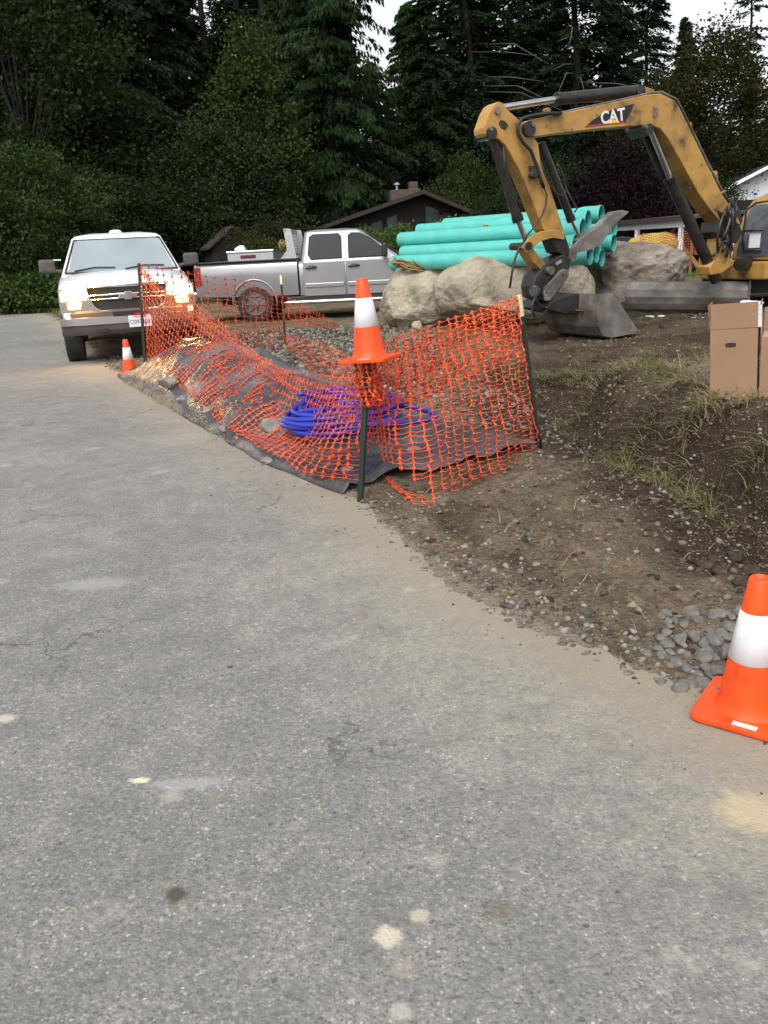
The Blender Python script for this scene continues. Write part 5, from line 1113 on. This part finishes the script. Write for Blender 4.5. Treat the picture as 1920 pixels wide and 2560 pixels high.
pch = MB().prism([(-.9, -2.2, 2.5), (.9, -2.2, 2.5), (.9, -2.2, 2.6), (0, -2.2, 3.1), (-.9, -2.2, 2.6)], (0, 2.2, 0)).build('porch_roof', MT['grey_roof'], wh)
for x in (-.8, .8): MB().box((x, -2.1, 1.25), (.12, .12, 2.5)).build('porch_post', MT['white_paint'], pch)
win(wh, 1.2, 2.2, 1.0, 2.2, None, .06, frame='white_paint')
# open carport with new framing
ca, cb = at(1530, 570, 33), at(1715, 535, 30)
cp0 = (ca[0], ca[1], 0); cv = cb-ca; cL = float(np.hypot(cv[0], cv[1])); ct = thing('carport', 'open carport with white beam, white posts and bare stud framing', 'carport', cp0, math.atan2(cv[1], cv[0]))
zt = ca[2]; MB().box((cL/2, 0, zt), (cL+.6, .14, .24)).build('beam', MT['white_wall'], ct, bevel=.01)
MB().prism([(-.3, -.25, zt+.13), (cL+.6, -.25, zt+.13), (cL+.6, 4.5, zt+.3), (-.3, 4.5, zt+.3)], (0, 0, .09)).build('roof', MT['grey_roof'], ct)
MB().box((cL/2, -.28, zt+.16), (cL+.7, .05, .16)).build('fascia', MT['brown_roof'], ct)
for x in (cL*.37, cL*.95, cL*1.6): MB().box((x, 0, zt/2), (.13, .13, zt)).build('post', MT['white_paint'], ct)
for i in range(6): MB().box((cL*.62+i*.42, .9, zt/2), (.05, .10, zt)).build('stud', MT['lumber'], ct)
MB().box((cL*.8, .83, .9), (1.9, .05, .14), Matrix.Rotation(.75, 3, 'Y')).build('brace', MT['lumber'], ct)
MB().box((cL*.9, 4.2, 1.2), (cL*1.6, .1, 2.6)).build('back_wall', MT['brown_wall'], ct)
for u, v_, s_ in ((1622, 606, .62), (1650, 609, .55)):
    g = at(u, v_+8, 27); rock('covered_heap', 'low heap under a yellow cover, '+('left' if s_ > .6 else 'right')+' of the two below the stud frame', (g[0], g[1], g[2]-.2), (s_, s_*.7, .32), int(u), 'yellow_heap', 3, 0, 4, .2, 'heap', None, .1)
fa, fb = at(1600, 614, 26), at(1740, 606, 24)
def farnet(s, t): 
    return np.array(fa)*(1-s[..., None])+np.array(fb)*s[..., None]+np.stack([0*s, .1*np.sin(s*12), (t-.5)*.55+.04*np.sin(s*17)], -1)
o = make_net('distant_net', None, farnet, 3.6, .6, cw=.10, rh=.07, seed=21, kn=2.); o.data.materials.clear(); o.data.materials.append(MT['far_net']); tag(o, 'distant low orange net fence in front of the carport', 'safety net')
# vehicles peeking out behind
vn = thing('white_trailer', 'white trailer whose pale roof shows just behind the teal pipes', 'trailer', (4.2, 26, 0.), .12)
MB().loft([rrect(-1.3, 1.2, .95, .45, .15), rrect(-1.3, 1.25, 1.0, .9, .15), rrect(-1.3, 1.15, 1.0, 1.85, .15), rrect(-1.2, 1.0, .85, 2.02, .15)]).build('shell', MT['white_paint'], vn, smooth=True, auto=.6)
MB().box((0, -1.004, 1.4), (1.2, .01, .4)).build('window', MT['tint'], vn, bevel=.003)
for s in (1, -1): wheel(vn, 0, s*.9, .3, .2, s)
vc_ = at(1560, 606, 29); car = thing('parked_car', 'white and maroon parked car half hidden behind the pipe ends', 'car', (vc_[0]-.3, vc_[1], 0.), .2)
MB().loft([rrect(-2.0, 1.9, .8, .3, .2), rrect(-2.1, 2.0, .86, .6, .2), rrect(-2.05, 1.95, .84, .92, .2), rrect(-1.9, 1.8, .78, 1.0, .2)]).build('body', MT['white_paint'], car, smooth=True, auto=.7)
MB().loft([rrect(-1.6, 1.0, .76, .99, .2), rrect(-1.1, .4, .6, 1.40, .2), rrect(-.9, .2, .5, 1.44, .2)]).build('cabin', MT['tint'], car, smooth=True, auto=.7)
MB().box((0, -.872, .7), (3.2, .02, .14)).build('side_stripe', MT['maroon'], car)
for x in (-1.25, 1.25):
    for s in (1, -1): wheel(car, x, s*.74, .31, .2, s)

# ------------------------------------------------------------------ trees
def blades(P, dirs, wdirs, L, Wd):
    """leaf-sized diamonds: tip, two shoulders, base"""
    n = len(P); V = np.stack([P, P+dirs*(L*.45)[:, None]+wdirs*Wd[:, None], P+dirs*L[:, None], P+dirs*(L*.45)[:, None]-wdirs*Wd[:, None]], 1)
    return V.reshape(-1, 3), np.arange(4*n).reshape(n, 4)
def unit(a): return a/(np.linalg.norm(a, axis=-1, keepdims=True)+1e-9)
def conifer_mesh(seed, H, R, n_br, spray, droop=.25, hang=.35, z0=.06, leaf=(.34, .055), power=.85, gap=.0):
    r = np.random.default_rng(seed); Ps = []; Ds = []; trunk = MB()
    N = 24; trunk.tube([(.12*math.sin(i*.7+seed), .12*math.cos(i*.9), H*i/N) for i in range(N+1)], [max(.012*H*(1-i/N)+.02, .02) for i in range(N+1)], 8)
    for b in range(n_br):
        t = z0+(1-z0)*(b+r.uniform())/n_br
        if gap and math.sin(t*40+seed) > 1-gap and t < .8: continue
        az = r.uniform(0, 2*math.pi); Lb = R*(1-t)**power*r.uniform(.65, 1.1)+.25
        s = np.linspace(.1, 1, spray); ca_, sa_ = math.cos(az), math.sin(az)
        up0 = r.uniform(-.05, .18); zc = H*t+Lb*(up0*s-droop*s**2+ .10*np.maximum(0, s-.75))
        bx_, by_ = ca_*Lb*s, sa_*Lb*s
        if Lb > .8: trunk.tube([(0, 0, H*t), (bx_[spray//2], by_[spray//2], zc[spray//2]), (bx_[-1], by_[-1], zc[-1])], [.035, .02, .008], 4, False)
        m = 9; c = np.stack([bx_, by_, zc], -1).repeat(m, 0); k_ = len(c); sid = r.uniform(-1, 1, k_); wv_ = .34*Lb*(1.05-s.repeat(m))*.9+.12
        c = c+np.stack([-sa_*sid*wv_, ca_*sid*wv_, -np.abs(sid)*wv_*.25+r.normal(0, .05, k_)], -1)
        d = np.stack([ca_*.7-sa_*sid*.9, sa_*.7+ca_*sid*.9, np.full(k_, -hang)], -1)+r.normal(0, .25, (k_, 3)); Ps.append(c); Ds.append(unit(d))
    P = np.concatenate(Ps); Dd = np.concatenate(Ds); n = len(P)
    Wd_ = unit(np.cross(Dd, unit(r.normal(0, 1, (n, 3))+np.array([0, 0, 1.2]))))
    return trunk, blades(P, Dd, Wd_, r.uniform(.6, 1.4, n)*leaf[0], r.uniform(.6, 1.4, n)*leaf[1])
def leafy_mesh(seed, w_, d_, h_, z0, n_cl, per, leaf=.16, cl=.55, shape=1.5, droopy=0.):
    r = np.random.default_rng(seed); trunk = MB(); H = z0+h_
    trunk.tube([(0, 0, -.2), (.1, 0, z0*.5), (0, .1, z0+h_*.3), (.1, .1, z0+h_*.75)], [.05*H*.35, .045*H*.3, .03*H*.3, .01*H*.3], 8)
    u_ = unit(r.normal(0, 1, (n_cl, 3))); rad = r.uniform(.35, 1, n_cl)**.5
    bump_ = 1+.45*fbm(u_*1.7+seed*2.3, 3)
    c = u_*(rad*bump_)[:, None]*np.array([w_/2, d_/2, h_/2]); zf = c[:, 2]/(h_/2)
    c[:, :2] *= np.clip(1.12-.35*np.maximum(0, zf)**shape, .2, 1.2)[:, None]
    c[:, 2] += z0+h_/2
    for i in range(0, n_cl, max(1, n_cl//28)):
        trunk.tube([(0, 0, min(c[i, 2]*.55, z0+h_*.5)), tuple(c[i]*np.array([.55, .55, .85])), tuple(c[i])], [.012*H*.35, .008*H*.35, .005], 5, False)
    off = r.normal(0, 1, (n_cl, per, 3))*np.array([cl, cl, cl*.55])*r.uniform(.6, 1.3, (n_cl, 1, 1))
    P = (c[:, None]+off).reshape(-1, 3); n = len(P)
    Dd = unit(np.repeat(u_, per, 0)*.8+r.normal(0, .8, (n, 3))+np.array([0, 0, -.15-droopy])); Wd_ = unit(np.cross(Dd, r.normal(0, 1, (n, 3))))
    P[:, 2] = np.maximum(P[:, 2], .05)
    return trunk, blades(P, Dd, Wd_, r.uniform(.7, 1.3, n)*leaf, r.uniform(.7, 1.3, n)*leaf*.38)
def tree(name, label, cat, parts_, mat, loc, rz=0., sc=1., group=None):
    t = thing(name, label, cat, loc, rz, group); t.scale = (sc, sc, sc)
    tr, (V, Fc) = parts_; tr.build('trunk', MT['bark'], t, smooth=True); np_mesh('crown', V, Fc, MT[mat], t)
    return t
def copy_tree(src, loc, rz, sc, label=None, group=None, mat=None):
    c = src.copy(); C.objects.link(c); c.location = loc; c.rotation_euler = (0, 0, rz); c.scale = sc if isinstance(sc, tuple) else (sc,)*3
    if label: c['label'] = label
    if group: c['group'] = group
    for k_ in src.children:
        q = k_.copy(); C.objects.link(q); q.parent = c
        if mat and q.name.startswith('crown'):
            q.data = k_.data.copy(); q.data.materials[0] = MT[mat]
    return c
def xat(u, Y, v_=560): return float(at(u, v_, Y)[0])
FG = 'tall conifers of the forest behind the houses'
fir = tree('fir_tree', 'tall dark fir with dead grey lower branches above the boom', 'conifer', conifer_mesh(1, 27, 5.6, 290, 13, .35, .40), 'fir', (xat(1430, 55), 55, -.3), 0, 1., FG)
db = MB()
r_ = np.random.default_rng(2)
for k_ in range(7):
    a = r_.uniform(math.pi*1.05, math.pi*1.95); L_ = r_.uniform(2.4, 4.2); z = r_.uniform(8.5, 14.0)
    db.tube([(0, 0, z), (math.cos(a)*L_*.6, math.sin(a)*L_*.6-1.2, z-.5), (math.cos(a)*L_*1.1, math.sin(a)*L_*1.1-2., z-1.9*r_.uniform(.5, 1.2))], [.05, .03, .01], 5)
db.build('dead_branches', MT['dead'], fir)
hem = tree('hemlock_tree', 'dark drooping hemlock behind the white pickup roof', 'conifer', conifer_mesh(4, 24, 5.2, 250, 13, .42, .7, leaf=(.36, .07)), 'hemlock', (xat(300, 44), 44, -.3), 1, 1., FG)
ced = tree('cedar_tree', 'broad dark green cedar with hanging sprays behind the silver pickup', 'conifer', conifer_mesh(6, 21, 5.0, 270, 15, .35, 1.5, .02, (.30, .055), .62), 'cedar', (xat(845, 46), 46, -.3), .5, 1., FG)
thin = tree('fir_tree', 'thin open fir silhouetted against the sky at the upper left', 'conifer', conifer_mesh(9, 30, 4.0, 130, 10, .28, .4, .2, (.36, .06), .7, .35), 'fir', (xat(640, 62), 62, -.3), 0, 1., FG)
spots = [(thin, 560, 60, 1.0, 'thin fir left of the bright gap of sky at the upper left'), (thin, 700, 60, 1.02, 'thin fir standing between the sky gap and the broad cedar'), (thin, 470, 58, 1.0, 'thin fir above the gap over the white pickup'),
         (hem, 110, 47, 1.05, 'drooping hemlock in the upper left corner'), (hem, 440, 52, 1.05, 'hemlock in the shade between two pickups'), (fir, 190, 56, .95, 'dark fir rising behind the left maple'), (fir, 360, 57, 1.0, 'dark fir above the white pickup'), (thin, 30, 58, 1.05, 'fir behind the top of the leftmost maple'),
         (ced, 1035, 56, .74, 'cedar with a rounded top just right of the centre sky gap'), (hem, 1080, 52, .76, 'pale topped hemlock behind the dark house chimney'), (fir, 1180, 54, .95, 'dark fir rising left of the stick of the excavator'), (fir, 1300, 57, 1.0, 'dark fir directly above the excavator boom'),
         (hem, 1530, 58, .82, 'hemlock right of the fir with dead branches'), (fir, 1600, 62, .76, 'small fir tip against the white sky right of centre'), (hem, 1690, 60, .62, 'lower hemlock under the right sky gap'), (thin, 1840, 66, .70, 'airy fir against the white sky near the right edge'), (fir, 1960, 62, .66, 'fir cut by the right picture edge'), (thin, 1060, 66, .66, 'narrow fir tip beside the centre sky gap'),
         (ced, 760, 54, .92, 'cedar behind the left flank of the broad cedar'), (ced, 945, 52, .56, 'cedar behind the right flank of the broad cedar')]
k = 0
for src, u, Yd, s_, lab in spots:
    copy_tree(src, (xat(u, Yd), Yd, -.3), .7+k*1.3, s_, lab, FG); k += 1
for i in range(36):
    u = -60+i*58; Yd = 70+(i % 3)*5; s_ = .95 if u < 880 else (.50 if u < 1060 else (.85 if u < 1500 else .52))
    copy_tree([fir, hem, ced][i % 3], (xat(u, Yd), Yd, -.5), i*2.1, (s_*1.15, s_*1.15, s_), 'dark conifer in the far row of the forest', 'far row of conifers')
LG = 'leafy trees at the forest edge'
mp = tree('maple_tree', 'large maple with dull green leaves in the upper left', 'tree', leafy_mesh(3, 9, 7, 11, 2.0, 320, 110, .18, .6), 'maple', (xat(95, 38), 38, 0), 0, 1., LG)
bt = tree('broadleaf_tree', 'bushy green tree filling the left edge beside the road', 'tree', leafy_mesh(5, 6.6, 5.5, 5.2, .3, 250, 160, .115, .34), 'bushy', (xat(30, 31), 31.5, 0), 0, 1., LG)
yt = tree('alder_tree', 'slender yellow green tree in front of the cedar', 'tree', leafy_mesh(8, 3.6, 3.4, 9.6, 1.0, 240, 75, .15, .42), 'yellowg', (xat(655, 40), 40, 0), 0, 1., LG)
gt = tree('broadleaf_tree', 'grey green round tree left of the shed', 'tree', leafy_mesh(12, 5.0, 4.2, 6.4, .6, 300, 80, .14, .42), 'greyg', (xat(545, 38), 38, 0), 0, 1., LG)
copy_tree(bt, (xat(190, 34), 35, 0), 2., (1.0, 1., .92), 'dark green tree in the shade behind the white pickup mirror', LG, 'maple')
copy_tree(mp, (xat(1770, 50), 50, 0), 1., (.95, .95, .86), 'brownish leafy tree right of the excavator boom', LG, 'brownish')
copy_tree(mp, (xat(1640, 52), 52, 0), 3., (.7, .7, .70), 'dull brown green tree behind the purple tree', LG, 'brownish')
copy_tree(gt, (xat(1170, 44), 44, 0), 1., (.72, .72, .80), 'yellow green tree right of the dark house gable', LG, 'yellowg')
copy_tree(gt, (xat(1250, 38), 37, 0), 2.4, (.6, .6, .5), 'grey green bush behind the left end of the excavator stick', LG)
copy_tree(yt, (xat(1060, 54), 53, 0), 1.4, (1.1, 1.1, 1.12), 'pale green tree top behind the cedar right of the sky gap', LG)
pt = tree('plum_tree', 'dark purple leaved plum tree behind the teal pipes', 'tree', leafy_mesh(15, 5.0, 4.2, 4.4, .2, 300, 80, .12, .4), 'purple', (xat(1540, 37), 37, 0), 0, 1., LG)
copy_tree(gt, (xat(1740, 42), 42, 0), .4, (.8, .8, .62), 'dark green shrub mass between the boom and the white house', LG, 'maple')
SG = 'garden shrubs around the dark house'
rs = tree('shrub', 'reddish brown and green shrub between shed and dark house', 'shrub', leafy_mesh(18, 4.2, 3.2, 3.9, .1, 260, 80, .11, .33), 'redshrub', (xat(680, 33), 33, 0), 0, .68, SG)
rh_ = tree('rhododendron', 'light green rhododendron behind the silver pickup cab', 'shrub', leafy_mesh(20, 2.6, 2.2, 2.1, .05, 170, 80, .10, .2), 'rhodo', (xat(905, 28), 28.5, 0), 0, .92, SG)
copy_tree(rh_, (xat(1010, 28), 28, 0), 2., (1.0, 1.0, .93), 'light green rhododendron left of the teal pipes', SG)
copy_tree(rh_, (xat(1115, 29), 29, 0), 4., (1.1, 1.0, .98), 'light green rhododendron above the left end of the teal pipes', SG)
copy_tree(rh_, (xat(655, 30), 29.5, 0), 1., (.8, .8, .85), 'small yellow green shrub behind the toolbox of the silver pickup', SG, 'yellowg')
UG = 'dark undergrowth shrubs under the trees'
for u, Yd, s_ in ((270, 36, 1.0), (350, 37, 1.1), (430, 38, 1.0), (500, 37, .9), (160, 34, .9), (600, 44, 1.0), (800, 58, 1.5), (1220, 46, 1.2), (1330, 44, 1.3), (1430, 46, 1.3), (1680, 46, 1.2), (1880, 56, 1.4), (740, 58, 1.4)):
    copy_tree(rs, (xat(u, Yd), Yd, 0), u*.1, s_, 'dark shrub in the deep shade under the conifers', UG, 'maple')
fe = tree('fern_bush', 'low bright green bush at the far road edge', 'shrub', leafy_mesh(25, 2.8, 2.0, 1.1, .0, 120, 60, .14, .22), 'fern', (xat(30, 29), 29.2, 0), 0, 1., 'low green bushes by the road')
copy_tree(fe, (xat(95, 30), 30, 0), 2., (.8, .8, .7), 'smaller low green bush next to the white pickup', 'low green bushes by the road')

# ------------------------------------------------------------------ grass
def grass(name, label, pts, hgt, lean, mat, seed=1, w_=.004, flop=.5, nseg=3, up=1.):
    r = np.random.default_rng(seed); n = len(pts); P = np.asarray(pts, float); h = hgt*r.uniform(.5, 1.3, n)
    a = r.uniform(0, 2*math.pi, n); dr_ = np.stack([np.cos(a), np.sin(a), 0*a], -1)*flop*r.uniform(.2, 1.2, (n, 1))+np.asarray(lean); sd_ = np.stack([-np.sin(a), np.cos(a), 0*a], -1)
    rows = []
    for k_ in range(nseg+1):
        t = k_/nseg; c = P+dr_*(h*t**1.6)[:, None]+np.stack([0*h, 0*h, h*(t-.62*t*t*np.minimum(1, np.linalg.norm(dr_, axis=1)))*up], -1); ww = w_*(1-t*.9)
        rows.append(c-sd_*ww); rows.append(c+sd_*ww)
    V = np.stack(rows, 1).reshape(-1, 3); kk = 2*(nseg+1); base = (np.arange(n)*kk)[:, None]
    Fq = np.concatenate([base+np.array([[2*j, 2*j+1, 2*j+3, 2*j+2]]) for j in range(nseg)], 0)
    o = np_mesh(name, V, Fq, MT[mat]); return tag(o, label, 'grass', kind='stuff')
def tufts(list_, per, spread):
    out_ = []
    for u, v_, k_ in list_:
        g = ground(u, v_, .12); n = int(per*k_); x = g[0]+rng.normal(0, spread*k_**.5, n); y = g[1]+rng.normal(0, spread*k_**.5, n); z = relief(x, y)[0]; out_.append(np.stack([x, y, z-.005], -1))
    return np.vstack(out_)
bank = [(1640, 1075, 1.6), (1580, 1100, 1.2), (1700, 1095, 1.5), (1740, 1060, 1.0), (1760, 1120, .8), (1600, 1040, .9), (1680, 990, 1.2), (1720, 1020, 1.3), (1650, 975, .8), (1780, 1050, .5), (1560, 965, .7), (1620, 950, .6), (1540, 1080, .6), (1860, 1060, .5), (1900, 1030, .6), (1900, 1120, .4), (1830, 1150, .3), (1420, 900, .9), (1370, 900, .8), (1460, 905, .7), (1480, 960, .5), (1520, 910, .3), (1440, 1000, .5), (1400, 960, .4), (1650, 880, .2), (1800, 880, .3), (1750, 905, .25)]
grass('bank_grass', 'long mixed green and dry grass on the edge of the dug bank', tufts(bank, 130, .075), .27, (-.6, -.55, 0), 'grass', 1, .0050, 1.0, 3, .66)
x = rng.uniform(1.6, 4.2, 5200); y = rng.uniform(4.5, 11, 5200); z, s_, d_ = relief(x, y); kq = (d_ > .35) & (rng.uniform(0, 1, 5200) < .12+.5*(fbm2(x, y, 1.1, 3, 20) > .1))
grass('dry_grass', 'short flattened dry grass over the bank top', np.stack([x, y, z-.004], -1)[kq], .10, (-.3, -.4, 0), 'grass', 2, .003, 1.3)
x = rng.uniform(.2, 4.2, 3000); y = rng.uniform(2.4, 12, 3000); z, s_, d_ = relief(x, y); kq = (s_ > .2) & (rng.uniform(0, 1, 3000) < .4)
o = grass('straw', 'scattered bits of straw and root on the dug soil', np.stack([x, y, z+.006], -1)[kq], .07, (.4, .1, 0), 'straw', 3, .0016, 2.2, 2)
x = rng.uniform(-.9, 1.6, 2500); y = rng.uniform(9, 15.5, 2500); z, s_, d_ = relief(x, y); kq = (rng.uniform(0, 1, 2500) < .6*(x > .1)+.1)
grass('weeds', 'green weeds at the foot of the boulders behind the net', np.stack([x, y, z], -1)[kq], .16, (0, 0, 0), 'grass', 4, .006, .6)
x = rng.uniform(-20, -6.5, 9000); y = rng.uniform(23, 34, 9000); z, s_, d_ = relief(x, y); kq = (s_ > .15) & (s_ < 3.5)
grass('verge_grass', 'green grass verge along the far side of the road', np.stack([x, y, z], -1)[kq], .16, (0, 0, 0), 'lawn', 5, .014, .5, 2)
x = rng.uniform(8, 15, 9000); y = rng.uniform(19.5, 29, 9000); z, s_, d_ = relief(x, y)
grass('lawn', 'green lawn behind the excavator blade', np.stack([x, y, z], -1), .16, (0, 0, 0), 'lawn', 6, .014, .5, 2)
